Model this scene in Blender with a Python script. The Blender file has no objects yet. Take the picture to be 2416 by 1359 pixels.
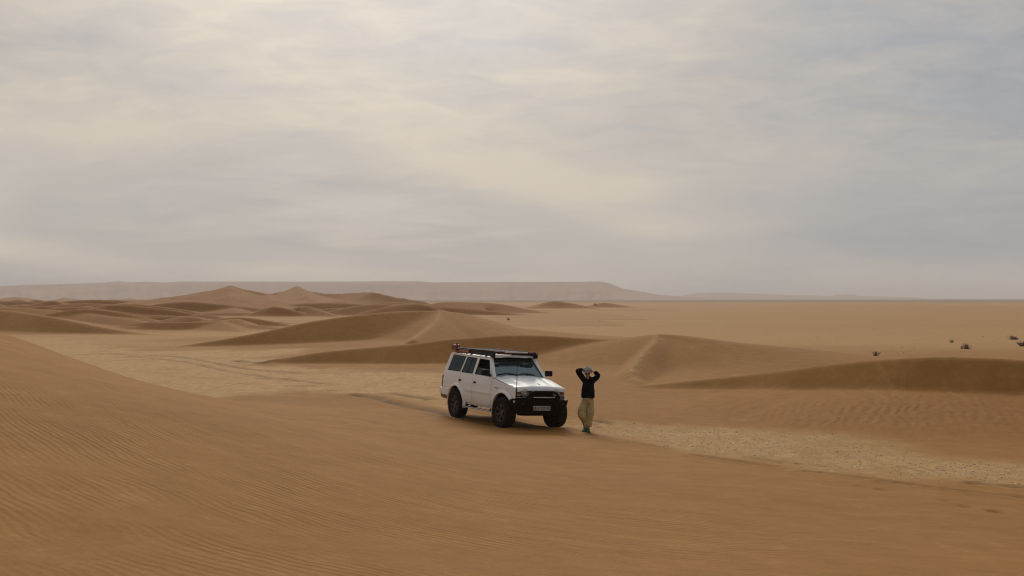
import bpy, bmesh, math, random
import numpy as np
from mathutils import Vector, Matrix

random.seed(7)
RNG = np.random.default_rng(7)
SC = bpy.context.scene
COL = SC.collection
R = math.radians

# ------------------------------------------------------------------ camera, sky, sun, exposure
CAM_H = 3.265                  # eye height above the gravel pan
FPX = 2800.0                   # focal length in pixels of the 2416 px wide photograph
HORIZON = 704.0
cam_data = bpy.data.cameras.new('camera')
cam = bpy.data.objects.new('camera', cam_data)
COL.objects.link(cam)
cam.location = (0, 0, CAM_H)
cam.rotation_euler = (R(90), 0, 0)
cam_data.sensor_width = 36.0
cam_data.lens = FPX / 2416.0 * 36.0
cam_data.shift_y = (HORIZON - 679.5) / 2416.0
cam_data.clip_start = 0.1
cam_data.clip_end = 60000
SC.camera = cam

SUN_AZ, SUN_EL = R(-6), R(30)  # ahead of the camera, a little left
sun_dir = Vector((math.sin(SUN_AZ) * math.cos(SUN_EL), math.cos(SUN_AZ) * math.cos(SUN_EL), math.sin(SUN_EL)))
sun_data = bpy.data.lights.new('sun', 'SUN')
sun_data.energy = 1.5
sun_data.angle = R(22)
sun_data.color = (1.0, 0.93, 0.82)
sun = bpy.data.objects.new('sun', sun_data)
COL.objects.link(sun)
sun.rotation_euler = sun_dir.to_track_quat('Z', 'Y').to_euler()

SC.render.engine = 'CYCLES'
SC.cycles.use_denoising = True
SC.cycles.denoising_input_passes = 'RGB_ALBEDO_NORMAL'
SC.cycles.filter_width = 1.15
SC.cycles.max_bounces = 8
SC.cycles.transparent_max_bounces = 12
SC.cycles.volume_bounces = 1
SC.view_settings.view_transform = 'Standard'
SC.view_settings.look = 'None'
SC.view_settings.gamma = 1
SC.view_settings.exposure = 0.36
SC.view_settings.use_curve_mapping = False


class NT:
    """small helper to write node trees"""
    def __init__(s, tree):
        s.t = tree; s.n = tree.nodes; s.l = tree.links; s.n.clear()
    def node(s, kind, **kw):
        nd = s.n.new(kind)
        ins = kw.pop('ins', {})
        for k, v in kw.items(): setattr(nd, k, v)
        for k, v in ins.items(): s.put(nd.inputs[k], v)
        return nd
    def put(s, sock, v):
        if hasattr(v, 'is_output'): s.l.new(v, sock)
        else: sock.default_value = v
    def math(s, op, a, b=0.0, c=0.0, clamp=False):
        nd = s.node('ShaderNodeMath', operation=op, use_clamp=clamp)
        s.put(nd.inputs[0], a); s.put(nd.inputs[1], b); s.put(nd.inputs[2], c)
        return nd.outputs[0]
    def vmath(s, op, a, b=(0, 0, 0)):
        nd = s.node('ShaderNodeVectorMath', operation=op)
        s.put(nd.inputs[0], a); s.put(nd.inputs[1], b)
        return nd.outputs['Value'] if op in ('DOT_PRODUCT', 'LENGTH') else nd.outputs[0]
    def mix(s, f, a, b, blend='MIX'):
        nd = s.node('ShaderNodeMix', data_type='RGBA', blend_type=blend)
        s.put(nd.inputs[0], f); s.put(nd.inputs[6], a); s.put(nd.inputs[7], b)
        return nd.outputs[2]
    def ramp(s, f, a, b, c=0.0, d=1.0, smooth=True):
        nd = s.node('ShaderNodeMapRange', interpolation_type='SMOOTHSTEP' if smooth else 'LINEAR')
        for i, v in enumerate((f, a, b, c, d)): s.put(nd.inputs[i], v)
        return nd.outputs[0]
    def noise(s, vec, scale, detail=4, rough=0.5, dist=0.0):
        nd = s.node('ShaderNodeTexNoise', ins={'Vector': vec, 'Scale': scale, 'Detail': detail, 'Roughness': rough, 'Distortion': dist})
        return nd.outputs['Fac']
    def sep(s, v):
        nd = s.node('ShaderNodeSeparateXYZ', ins={0: v}); return nd.outputs
    def comb(s, x, y, z):
        nd = s.node('ShaderNodeCombineXYZ', ins={0: x, 1: y, 2: z}); return nd.outputs[0]
    def attr(s, name):
        return s.node('ShaderNodeAttribute', attribute_name=name).outputs['Fac']


def c4(c): return (c[0], c[1], c[2], 1.0)

world = bpy.data.worlds.new('World')
SC.world = world
world.use_nodes = True
w = NT(world.node_tree)
WSTR = 0.1
sky_tex = w.node('ShaderNodeTexSky', sky_type='NISHITA', sun_disc=False, sun_elevation=SUN_EL,
                 sun_rotation=SUN_AZ, altitude=300.0, air_density=1.0, dust_density=3.0, ozone_density=1.0)
wdir = w.node('ShaderNodeTexCoord').outputs['Generated']
dx, dy, dz = w.sep(wdir)[:3]
up = w.math('MAXIMUM', dz, 0.0)
den = w.math('ADD', up, 0.15)
cx, cy = w.math('DIVIDE', dx, den), w.math('DIVIDE', dy, den)
cp = w.comb(cx, cy, 0.0)                                  # the cloud deck seen in perspective
SKY_OFF = (22.7, -9.1, 0.0)
big = w.noise(w.vmath('ADD', cp, SKY_OFF), 0.55, 2, 0.45, 0.3)
mid = w.noise(w.vmath('ADD', w.vmath('MULTIPLY', cp, (0.85, 1.15, 1)), (SKY_OFF[0] * .7 + 4.6, SKY_OFF[1] - 1.5, 4)), 2.2, 6, 0.55, 0.5)
fine = w.noise(w.vmath('ADD', w.vmath('MULTIPLY', cp, (0.9, 1.0, 1)), (1.0, 5.0, 9)), 6.0, 6, 0.62, 0.8)
hi = w.ramp(up, 0.03, 0.22, 0.25, 1.0)                    # haze swallows the detail low down
sd = w.node('ShaderNodeCombineXYZ', ins={0: sun_dir.x, 1: sun_dir.y, 2: sun_dir.z}).outputs[0]
cosun = w.vmath('DOT_PRODUCT', wdir, sd)
glow = w.ramp(cosun, 0.74, 0.985)                         # the veiled sun brightens the deck around it
away = w.ramp(cosun, -0.6, 0.75)
det = w.math('ADD', w.math('MULTIPLY', w.math('SUBTRACT', mid, 0.5), 0.62), w.math('MULTIPLY', w.math('SUBTRACT', fine, 0.5), 0.42))
dens = w.math('ADD', w.math('MULTIPLY', w.math('SUBTRACT', big, 0.5), 1.35), w.math('MULTIPLY', det, hi))
lit = w.math('ADD', w.math('MULTIPLY', dens, 2.0), w.math('ADD', 0.20, w.math('MULTIPLY', glow, 0.62)), clamp=True)
grey = (0.238, 0.253, 0.280); pale = (0.482, 0.432, 0.370)
ccol = w.mix(lit, c4([v / WSTR for v in grey]), c4([v / WSTR for v in pale]))
gain = w.math('ADD', w.math('MULTIPLY', away, 0.33), w.math('ADD', 0.67, w.math('MULTIPLY', w.ramp(cosun, 0.9, 1.0), 0.5)))
ccol = w.vmath('MULTIPLY', ccol, w.comb(gain, gain, gain))
cover = w.ramp(w.math('ADD', w.math('MULTIPLY', big, 0.7), w.math('MULTIPLY', mid, 0.3)), 0.30, 0.5, 0.90, 0.98)
scol = w.mix(cover, sky_tex.outputs[0], ccol)
bg = w.node('ShaderNodeBackground', ins={0: scol, 1: WSTR})
out = w.node('ShaderNodeOutputWorld')
w.l.new(bg.outputs[0], out.inputs[0])


# ------------------------------------------------------------------ materials
def mat(name, color=(.5, .5, .5), rough=0.6, metal=0.0, build=None, **kw):
    m = bpy.data.materials.new(name); m.use_nodes = True
    t = NT(m.node_tree)
    b = t.node('ShaderNodeBsdfPrincipled')
    o = t.node('ShaderNodeOutputMaterial'); t.l.new(b.outputs[0], o.inputs[0])
    b.inputs['Base Color'].default_value = c4(color)
    b.inputs['Roughness'].default_value = rough
    b.inputs['Metallic'].default_value = metal
    for k, v in kw.items(): b.inputs[k.replace('_', ' ')].default_value = v
    if build: build(t, b, o)
    return m

def dusty(color, dust=(0.30, 0.20, 0.11), lo=0.0, hi=0.3, scale=9.0, zfade=None, bump=0.0):
    """colour with a film of dust in noise patches, thicker low down on the thing"""
    def f(t, b, o):
        co = t.node('ShaderNodeTexCoord').outputs['Object']
        n = t.noise(co, scale, 6, 0.6)
        n2 = t.noise(co, scale * 9, 4, 0.6)
        fac = t.ramp(t.math('ADD', t.math('MULTIPLY', n, .7), t.math('MULTIPLY', n2, .3)), 0.38, 0.66, lo, hi)
        if zfade:
            z = t.sep(co)[2]
            zf = t.ramp(z, zfade[0], zfade[1], zfade[2], 0.0)
            fac = t.math('ADD', fac, t.math('MULTIPLY', zf, t.ramp(n, .3, .65, .35, 1.0)), clamp=True)
        t.put(b.inputs['Base Color'], t.mix(fac, c4(color), c4(dust)))
        if bump:
            bn = t.node('ShaderNodeBump', ins={'Strength': bump, 'Distance': .01, 'Height': n2})
            t.l.new(bn.outputs[0], b.inputs['Normal'])
    return f

M = {}
M['paint'] = mat('white_paint', rough=0.45, build=dusty((0.87, 0.89, 0.88), lo=0.0, hi=0.05, scale=3.0, zfade=(0.42, 0.72, 0.34)))
M['paint'].node_tree.nodes['Principled BSDF'].inputs['Coat Weight'].default_value = 0.12
M['plastic'] = mat('black_plastic', rough=0.6, Specular_IOR_Level=0.12, build=dusty((0.009, 0.009, 0.010), hi=0.04, scale=6))
M['steel'] = mat('black_steel', rough=0.55, Specular_IOR_Level=0.12, build=dusty((0.0045, 0.0045, 0.005), hi=0.015, scale=7))
M['rubber'] = mat('tyre_rubber', rough=0.85, Specular_IOR_Level=0.12, build=dusty((0.010, 0.010, 0.010), lo=0.0, hi=0.10, scale=8, bump=.3))
M['rim'] = mat('dark_alloy', rough=0.5, metal=0.3, build=dusty((0.045, 0.045, 0.045), lo=.0, hi=0.14, scale=10))
M['under'] = mat('underbody', rough=0.9, Specular_IOR_Level=0.12, build=dusty((0.006, 0.006, 0.006), hi=0.02, scale=5))
M['rack'] = mat('rack_aluminium', rough=0.85, build=dusty((0.10, 0.085, 0.075), dust=(.25, .18, .135), lo=.15, hi=0.8, scale=6))
M['rackdark'] = mat('rack_black', rough=0.6, Specular_IOR_Level=0.12, build=dusty((0.014, 0.014, 0.016), hi=0.10, scale=6))
M['silver'] = mat('bare_metal', rough=0.35, metal=0.8, build=dusty((0.45, 0.46, 0.47), hi=0.25, scale=9))
M['red'] = mat('red_plastic', rough=0.5, build=dusty((0.20, 0.012, 0.014), hi=0.16, scale=9))
M['redlens'] = mat('red_lens', (0.10, 0.008, 0.008), 0.2)
M['amber'] = mat('amber_lens', rough=0.25, build=dusty((0.13, 0.03, 0.012), hi=.2, scale=14))
M['clearlens'] = mat('lamp_glass', (0.26, 0.27, 0.28), 0.12, 0.0, Coat_Weight=1.0)
M['reflector'] = mat('lamp_reflector', (0.75, 0.76, 0.78), 0.12, 1.0)
M['trim'] = mat('grey_trim', rough=.45, build=dusty((0.33, 0.33, 0.32), hi=.3, scale=12))
M['white'] = mat('white_strip', rough=.45, build=dusty((0.62, 0.60, 0.55), hi=.3, scale=12))
M['plate'] = mat('plate_white', rough=.45, build=dusty((0.42, 0.42, 0.42), hi=.25, scale=14))
M['ink'] = mat('plate_black', (0.01, 0.01, 0.01), 0.5)
M['badge'] = mat('grey_badge', (0.18, 0.18, 0.19), 0.4, 0.4)
M['seat'] = mat('seat_cloth', rough=.9, build=dusty((0.05, 0.05, 0.052), hi=.2, scale=9))
M['dash'] = mat('dashboard', rough=.8, build=dusty((0.06, 0.065, 0.065), hi=.3, scale=9))
M['mud'] = mat('dried_mud', rough=.95, build=dusty((0.16, 0.11, 0.035), dust=(.30, .2, .1), hi=.8, scale=12))
M['yellow'] = M['mud']

def glass(name, tint, refl, base_trans, wash=(0.03, 0.029, 0.027)):
    m = bpy.data.materials.new(name); m.use_nodes = True
    t = NT(m.node_tree)
    tr = t.node('ShaderNodeBsdfTransparent', ins={0: c4(tint)})
    dk = t.node('ShaderNodeBsdfDiffuse', ins={0: c4(wash)})
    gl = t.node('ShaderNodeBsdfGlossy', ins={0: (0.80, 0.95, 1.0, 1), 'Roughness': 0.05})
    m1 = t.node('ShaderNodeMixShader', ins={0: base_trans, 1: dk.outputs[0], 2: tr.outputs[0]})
    fr = t.node('ShaderNodeFresnel', ins={0: 1.5}).outputs[0]
    m2 = t.node('ShaderNodeMixShader', ins={0: t.math('MULTIPLY', fr, refl, clamp=True), 1: m1.outputs[0], 2: gl.outputs[0]})
    o = t.node('ShaderNodeOutputMaterial'); t.l.new(m2.outputs[0], o.inputs[0])
    return m
M['wscreen'] = glass('windscreen_glass', (0.45, 0.60, 0.63), 3.4, 0.70, (0.10, 0.15, 0.16))  # teal diffuse share brightens the dark screen where reflection falls short
M['tint'] = glass('tinted_glass', (0.10, 0.11, 0.11), 0.5, 0.75)

M['skin'] = mat('skin', (0.32, 0.19, 0.13), 0.55)
M['sweater'] = mat('black_knit', rough=.95, Specular_IOR_Level=0.12, build=dusty((0.003, 0.003, 0.0035), hi=.004, scale=30, bump=.4))
M['trousers'] = mat('khaki_cotton', rough=.9, Specular_IOR_Level=0.12, build=dusty((0.50, 0.41, 0.22), dust=(.34, .26, .125), lo=.0, hi=.9, scale=7, bump=.5))
M['shoe'] = mat('green_canvas', rough=.8, build=dusty((0.008, 0.085, 0.038), hi=.18, scale=20))
M['sole'] = mat('shoe_sole', rough=.8, build=dusty((0.03, 0.06, 0.045), hi=.4, scale=20))
def scarf_build(t, b, o):
    co = t.node('ShaderNodeTexCoord').outputs['Object']
    n = t.noise(co, 16, 4, .6, 1.2)
    wv = t.math('SINE', t.math('MULTIPLY', t.math('ADD', t.sep(co)[2], t.math('ADD', t.math('MULTIPLY', t.sep(co)[0], .35), t.math('MULTIPLY', n, .05))), 150))
    f = t.ramp(wv, .25, .75)
    t.put(b.inputs['Base Color'], t.mix(t.math('MULTIPLY', f, t.ramp(n, .30, .5)), (.46, .46, .49, 1), (.05, .05, .065, 1)))
M['scarf'] = mat('striped_scarf', rough=.9, build=scarf_build)
M['shade'] = mat('sunglass_lens', (0.012, 0.010, 0.010), 0.15)
M['hair'] = mat('dark_hair', (0.015, 0.010, 0.008), 0.6)
M['twig'] = mat('dry_twig', rough=.9, build=dusty((0.20, 0.13, 0.07), dust=(.10, .06, .03), hi=.9, scale=6))
M['leaf'] = mat('dry_leaf', rough=.9, build=dusty((0.27, 0.175, 0.09), dust=(.13, .08, .04), hi=.9, scale=5))


# ------------------------------------------------------------------ object helpers
def link(name, me, material=None, parent=None, smooth=False):
    o = bpy.data.objects.new(name, me); COL.objects.link(o)
    if material is not None:
        me.materials.clear(); me.materials.append(material)
    if parent is not None: o.parent = parent
    if smooth:
        me.polygons.foreach_set('use_smooth', [True] * len(me.polygons))
    return o

def tag(o, label=None, cat=None, group=None, kind=None):
    if label: o['label'] = label
    if cat: o['category'] = cat
    if group: o['group'] = group
    if kind: o['kind'] = kind
    return o

def empty(name, loc=(0, 0, 0)):
    o = bpy.data.objects.new(name, None); COL.objects.link(o); o.location = loc
    o.empty_display_size = .2
    return o

class MB:
    """collects shapes that become ONE mesh object"""
    def __init__(s): s.v = []; s.f = []
    def add(s, v, f):
        b = len(s.v); s.v += [tuple(p) for p in v]; s.f += [tuple(i + b for i in q) for q in f]; return s
    def box(s, x0, x1, y0, y1, z0, z1):
        return s.hexa([(x0, y0, z0), (x1, y0, z0), (x1, y1, z0), (x0, y1, z0), (x0, y0, z1), (x1, y0, z1), (x1, y1, z1), (x0, y1, z1)])
    def hexa(s, p):
        return s.add(p, [(3, 2, 1, 0), (4, 5, 6, 7), (0, 1, 5, 4), (1, 2, 6, 5), (2, 3, 7, 6), (3, 0, 4, 7)])
    def bar(s, a, b, w, h, upv=(0, 0, 1)):
        a, b = Vector(a), Vector(b); d = (b - a).normalized()
        u = d.cross(Vector(upv)).normalized() * (w / 2); n = u.cross(d).normalized() * (h / 2)
        return s.hexa([a - u - n, b - u - n, b + u - n, a + u - n, a - u + n, b - u + n, b + u + n, a + u + n])
    def tube(s, pts, r, seg=8, cap=True):
        pts = [Vector(p) for p in pts]; n = len(pts)
        rs = r if isinstance(r, (list, tuple)) else [r] * n
        ref = None; v = []; f = []
        for i, p in enumerate(pts):
            d = (pts[min(i + 1, n - 1)] - pts[max(i - 1, 0)]).normalized()
            if ref is None:
                ref = d.orthogonal().normalized()
            else:
                ref = (ref - d * ref.dot(d)).normalized()
            b = d.cross(ref)
            for k in range(seg):
                a = 2 * math.pi * k / seg
                v.append(p + (ref * math.cos(a) + b * math.sin(a)) * rs[i])
        for i in range(n - 1):
            for k in range(seg):
                f.append((i * seg + k, i * seg + (k + 1) % seg, (i + 1) * seg + (k + 1) % seg, (i + 1) * seg + k))
        if cap:
            f.append(tuple(reversed(range(seg)))); f.append(tuple((n - 1) * seg + k for k in range(seg)))
        return s.add(v, f)
    def lathe(s, prof, c, axis='Y', seg=32):
        """prof: list of (along axis, radius), closed ring when first equals last"""
        v = []; f = []; m = len(prof)
        for k in range(seg):
            a = 2 * math.pi * k / seg; ca, sa = math.cos(a), math.sin(a)
            for (t, r) in prof:
                q = (r * ca, t, r * sa) if axis == 'Y' else ((t, r * ca, r * sa) if axis == 'X' else (r * ca, r * sa, t))
                v.append((c[0] + q[0], c[1] + q[1], c[2] + q[2]))
        for k in range(seg):
            k2 = (k + 1) % seg
            for j in range(m - 1):
                f.append((k * m + j, k2 * m + j, k2 * m + j + 1, k * m + j + 1))
        return s.add(v, f)
    def prism(s, poly, fn, t0, t1):
        """polygon extruded: fn(u, v, t) -> xyz"""
        n = len(poly)
        v = [fn(u, w_, t0) for u, w_ in poly] + [fn(u, w_, t1) for u, w_ in poly]
        f = [tuple(range(n)), tuple(reversed(range(n, 2 * n)))]
        f += [(i, i + n, (i + 1) % n + n, (i + 1) % n) for i in range(n)]
        return s.add(v, f)
    def build(s, name, material, parent=None, smooth=False, bevel=0.0, seg=2, angle=35):
        me = bpy.data.meshes.new(name); me.from_pydata(s.v, [], s.f)
        bm = bmesh.new(); bm.from_mesh(me); bmesh.ops.recalc_face_normals(bm, faces=bm.faces[:]); bm.to_mesh(me); bm.free()
        o = link(name, me, material, parent, smooth or bevel > 0)
        if bevel > 0:
            md = o.modifiers.new('bevel', 'BEVEL'); md.width = bevel; md.segments = seg; md.limit_method = 'ANGLE'; md.angle_limit = R(30)
            md.harden_normals = False
        if smooth or bevel > 0:
            me.set_sharp_from_angle(angle=R(angle))
        return o


# ------------------------------------------------------------------ terrain
def W(px, py, depth):
    """a point of the place from its bearing and drop in the photograph and its distance"""
    return ((px - 1208.0) / FPX * depth, depth, CAM_H - (py - HORIZON) / FPX * depth)
def W0(px, py, z=0.0):
    return W(px, py, (CAM_H - z) * FPX / (py - HORIZON))

def hash2(ix, iy, seed):
    h = (ix.astype(np.int64) * 374761393 + iy.astype(np.int64) * 668265263 + seed * 974634777) & 0xffffffff
    h = ((h ^ (h >> 13)) * 1274126177) & 0xffffffff
    return ((h ^ (h >> 16)) & 0xffff) / 65535.0
def vnoise(x, y, seed=0):
    ix, iy = np.floor(x), np.floor(y); fx, fy = x - ix, y - iy
    fx = fx * fx * fx * (fx * (fx * 6 - 15) + 10); fy = fy * fy * fy * (fy * (fy * 6 - 15) + 10)
    a, b = hash2(ix, iy, seed), hash2(ix + 1, iy, seed)
    c, d = hash2(ix, iy + 1, seed), hash2(ix + 1, iy + 1, seed)
    return (a + (b - a) * fx) * (1 - fy) + (c + (d - c) * fx) * fy
def fbm(x, y, seed=0, oct=4):
    s = 0; a = .5; t = 0
    for i in range(oct):
        s = s + a * vnoise(x, y, seed + i * 17); t += a; a *= .5; x = x * 2.03 + 5.1; y = y * 2.03 + 1.7
    return s / t
def sstep(x, a, b):
    t = np.clip((x - a) / (b - a), 0, 1); return t * t * (3 - 2 * t)
def smax(a, b, k):
    h = np.clip(0.5 + 0.5 * (a - b) / k, 0, 1)
    return b * (1 - h) + a * h + k * h * (1 - h)

def catmull(pts, n=6):
    P = [np.array(p, float) for p in pts]; P = [2 * P[0] - P[1]] + P + [2 * P[-1] - P[-2]]
    o = []
    for i in range(1, len(P) - 2):
        for k in range(n):
            t = k / n; a, b, c, d = P[i - 1], P[i], P[i + 1], P[i + 2]
            o.append(.5 * ((2 * b) + (-a + c) * t + (2 * a - 5 * b + 4 * c - d) * t * t + (-a + 3 * b - 3 * c + d) * t ** 3))
    o.append(P[-2]); return np.array(o)

def poly_dist(x, y, P):
    """distance to a polyline, height along it, side (+1 = left of its direction)"""
    best = np.full(x.shape, 1e18); hz = np.zeros_like(x); sd = np.ones_like(x)   # sd: -1..1, sine of the angle off the crest line
    for i in range(len(P) - 1):
        ax, ay = P[i, 0], P[i, 1]; bx, by = P[i + 1, 0] - ax, P[i + 1, 1] - ay
        L = bx * bx + by * by + 1e-12
        t = np.clip(((x - ax) * bx + (y - ay) * by) / L, 0, 1)
        ex, ey = x - ax - t * bx, y - ay - t * by
        d = ex * ex + ey * ey; m = d < best
        best = np.where(m, d, best)
        if P.shape[1] > 2: hz = np.where(m, P[i, 2] + t * (P[i + 1, 2] - P[i, 2]), hz)
        sd = np.where(m, (bx * (y - ay) - by * (x - ax)) / np.sqrt(L) / np.sqrt(d + 1e-9), sd)
    return np.sqrt(best), hz, sd

def sdf_poly(x, y, P):
    """signed distance to a closed polygon, positive inside"""
    P = np.array(P, float); Q = np.vstack([P[:, :2], P[:1, :2]])
    d, _, _ = poly_dist(x, y, Q)
    ins = np.zeros(x.shape, bool)
    for i in range(len(Q) - 1):
        x0, y0 = Q[i]; x1, y1 = Q[i + 1]
        c = ((y0 > y) != (y1 > y)) & (x < (x1 - x0) * (y - y0) / (y1 - y0 + 1e-12) + x0)
        ins ^= c
    return np.where(ins, d, -d)

# foreground dune the photographer stands on: heights surveyed at points, thin-plate spline between them
FG = [(0, 0, 1.66), (0, 5, 1.48), (0, 9, 1.22), (0, 15, .80), (0, 21, .42), (0, 27, .13), (0, 31, -.02), (0, 40, -.6),
      (-3, 6, 1.72), (-5, 11, 1.88), (-4.5, 17, 1.62), (-4.6, 24, 0.80), (-5, 31, 0.25), (-6, 38, -.1), (-6, 48, -.7),
      (-9.5, 22, 2.42), (-11.4, 27, 2.46), (-9.0, 27, 1.42), (-8.0, 33, .45), (-12, 38, .25), (-16, 38, 1.5), (-9.5, 44, -.6), (-13, 52, -1.0), (-22, 48, .2), (-24, 62, -1.),
      (-8, 12, 2.4), (-14, 20, 3.1), (-18, 28, 3.2), (-26, 25, 3.6),
      (4.1, 23.9, 0.0), (2.3, 27.3, 0.0), (8.3, 19.4, 0.0), (4, 14, .62), (3, 8, 1.14), (7, 12, .52), (6, 5, 1.0),
      (12, 20, -.6), (8, 27, -.6), (14, 10, -.1), (12, 2, .4), (8, -6, 1.3), (-6, 0, 2.2), (0, -10, 2.2), (-14, 5, 3.2), (-12, -10, 3.2), (20, -6, -.2), (20, 25, -1.5)]
FG = np.array(FG, float)
def tps_fit(C):
    n = len(C); D = np.hypot(C[:, None, 0] - C[None, :, 0], C[:, None, 1] - C[None, :, 1])
    K = np.where(D > 0, D ** 2 * np.log(np.maximum(D, 1e-9)), 0) + np.eye(n) * 1.5
    P = np.c_[np.ones(n), C[:, :2]]; A = np.block([[K, P], [P.T, np.zeros((3, 3))]])
    return np.linalg.solve(A, np.r_[C[:, 2], 0, 0, 0])
FGW = tps_fit(FG)
def tps(x, y):
    s = FGW[-3] + FGW[-2] * x + FGW[-1] * y
    for (cx_, cy_, _), q in zip(FG, FGW):
        d2 = (x - cx_) ** 2 + (y - cy_) ** 2
        s = s + q * .5 * d2 * np.log(np.maximum(d2, 1e-12))
    return s

# ridge: crest points (px, py, depth); the viewer's side is on the right of the crest's direction (left to right)
# (points, slip slope, windward slope, apron height share, apron slope, crest rounding, foot blend)
RIDGES = [
    # the crest behind the vehicle
    dict(p=[(540, 861, 60), (640, 849, 59), (750, 831, 58.5), (880, 818, 58), (981, 809, 57.5), (1060, 799, 57.5), (1120, 795, 58), (1200, 790, 58.5), (1290, 791, 59), (1380, 797, 59.5), (1450, 800, 59.5), (1510, 793, 59), (1555, 789, 58)],
         slip=.54, wind=.10, a=.24, sa=.035, r=.10, k=.35),
    # its right shoulder, falling to the plain
    dict(p=[(1555, 789, 58), (1610, 792, 58.5), (1680, 800, 60), (1750, 813, 61), (1850, 838, 62), (1990, 862, 64)],
         slip=.21, wind=.14, a=.1, sa=.03, r=.2, k=.4),
    # spur with footprints running down towards the viewer
    dict(p=[(1555, 789, 58), (1540, 812, 54.5), (1512, 840, 51), (1492, 866, 47.5), (1500, 893, 44.5), (1560, 907, 42.5)],
         slip=.70, wind=.60, a=.3, sa=.03, r=.12, k=.3, trail=True),
    # the near right dune with its slip face
    dict(p=[(1480, 912, 43), (1560, 905, 42), (1640, 896, 41), (1760, 884, 39.6), (1870, 870, 38.3), (1960, 858, 37.6), (2060, 848, 36.8), (2160, 842, 36), (2250, 841, 35.5), (2340, 844, 35), (2420, 848, 34.6), (2560, 850, 34), (2760, 870, 33), (3000, 930, 32)],
         slip=.66, wind=.085, a=.46, sa=.072, r=.05, k=.16),
    # dune further back, left of centre
    dict(p=[(350, 828, 78), (450, 812, 79), (560, 794, 80), (650, 776, 81), (740, 757, 82.5), (860, 741, 85), (960, 733, 88), (1038, 733, 90)],
         slip=.52, wind=.12, a=.26, sa=.04, r=.08, k=.35),
    dict(p=[(1038, 733, 90), (1091, 739, 91), (1163, 757, 93), (1225, 775, 95), (1290, 795, 97)],
         slip=.22, wind=.16, a=.2, sa=.03, r=.3, k=.4),
    dict(p=[(1038, 733, 90), (1030, 757, 84), (1005, 778, 79), (975, 800, 75)],
         slip=.66, wind=.42, a=.3, sa=.03, r=.15, k=.3, trail=True),
    # left edge dunes
    dict(p=[(-260, 700, 118), (-120, 716, 116), (0, 731, 113), (110, 746, 110), (220, 768, 108), (330, 786, 106), (470, 797, 104)],
         slip=.45, wind=.14, a=.4, sa=.12, r=.3, k=.5),
    dict(p=[(-100, 722, 150), (60, 727, 148), (180, 737, 142), (300, 752, 136), (400, 772, 130), (520, 789, 126), (600, 797, 122)],
         slip=.30, wind=.16, a=.3, sa=.06, r=.4, k=.5),
    dict(p=[(285, 768, 121), (340, 760, 120), (420, 760, 119), (520, 757, 121), (560, 752, 124), (600, 762, 128)],
         slip=.55, wind=.10, a=.15, sa=.03, r=.1, k=.3),
    dict(p=[(520, 757, 121), (545, 771, 117), (575, 787, 113)], slip=.2, wind=.3, a=.2, sa=.03, r=.3, k=.5),
    # star dunes on the skyline
    dict(p=[(360, 742, 240), (430, 722, 250), (490, 698, 260), (520, 682, 264), (540, 673, 265), (562, 681, 264), (600, 688, 260), (640, 700, 255), (700, 719, 245), (760, 742, 238)],
         slip=.50, wind=.50, a=.2, sa=.05, r=.4, k=.9, star=True),
    dict(p=[(540, 674, 265), (545, 705, 235), (560, 735, 212), (590, 750, 200)], slip=.24, wind=.26, a=.2, sa=.05, r=1.0, k=.9, star=True),
    dict(p=[(640, 699, 255), (655, 722, 225), (640, 745, 205)], slip=.26, wind=.26, a=.2, sa=.05, r=1.0, k=.9, star=True),
    dict(p=[(560, 704, 430), (620, 691, 440), (670, 686, 440), (700, 675, 440), (728, 686, 440), (790, 695, 430), (850, 688, 420), (880, 690, 410), (930, 702, 400), (1000, 712, 390)],
         slip=.48, wind=.48, a=.2, sa=.05, r=.6, k=1.4, star=True),
    dict(p=[(655, 745, 195), (690, 727, 200), (720, 722, 200), (745, 729, 198), (800, 748, 192)], slip=.38, wind=.3, a=.2, sa=.05, r=.4, k=.8),
    dict(p=[(700, 676, 440), (715, 692, 370), (735, 708, 330)], slip=.45, wind=.45, a=.2, sa=.05, r=.4, k=1.0, star=True),
    # low mounds out on the plain
    dict(p=[(990, 728, 235), (1040, 713, 240), (1120, 713, 245), (1180, 717, 245), (1240, 729, 240)], slip=.25, wind=.2, a=.2, sa=.04, r=.6, k=.9),
    dict(p=[(1270, 722, 345), (1305, 710, 350), (1340, 714, 350), (1390, 724, 345)], slip=.22, wind=.2, a=.2, sa=.04, r=.8, k=1.0),
    dict(p=[(1400, 722, 380), (1425, 714, 385), (1470, 721, 380)], slip=.2, wind=.2, a=.2, sa=.04, r=.8, k=1.0),
]
# long dune trains behind: random crests on the left half, up to a kilometre away
rr = random.Random(11)
for i in range(180):
    dep = 135 * math.exp(rr.random() ** .8 * 1.9)
    px_ = rr.uniform(-500, 980 - 0.25 * (dep - 125) * .2)
    if dep < 190 and px_ > 560: continue
    wd = rr.uniform(6, 26) * (dep / 200) ** .5; hgt = rr.uniform(.6, 2.6) * (dep / 200) ** .4
    cxx = (px_ - 1208) / FPX * dep; ang = rr.uniform(-.35, .15)
    pts = []
    for t, q in ((-1, 0), (-.6, .55), (-.15, .95), (.2, 1), (.6, .6), (1, 0)):
        pts.append((cxx + t * wd * math.cos(ang), dep + t * wd * math.sin(ang) * 1.3 + (t * t) * rr.uniform(0, 3), hgt * q * rr.uniform(.8, 1.1) - .02))
    RIDGES.append(dict(w=pts, slip=rr.uniform(.4, .65), wind=rr.uniform(.09, .18), a=.25, sa=.04, r=.15 * (dep / 150), k=.35 * (dep / 150)))
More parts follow.
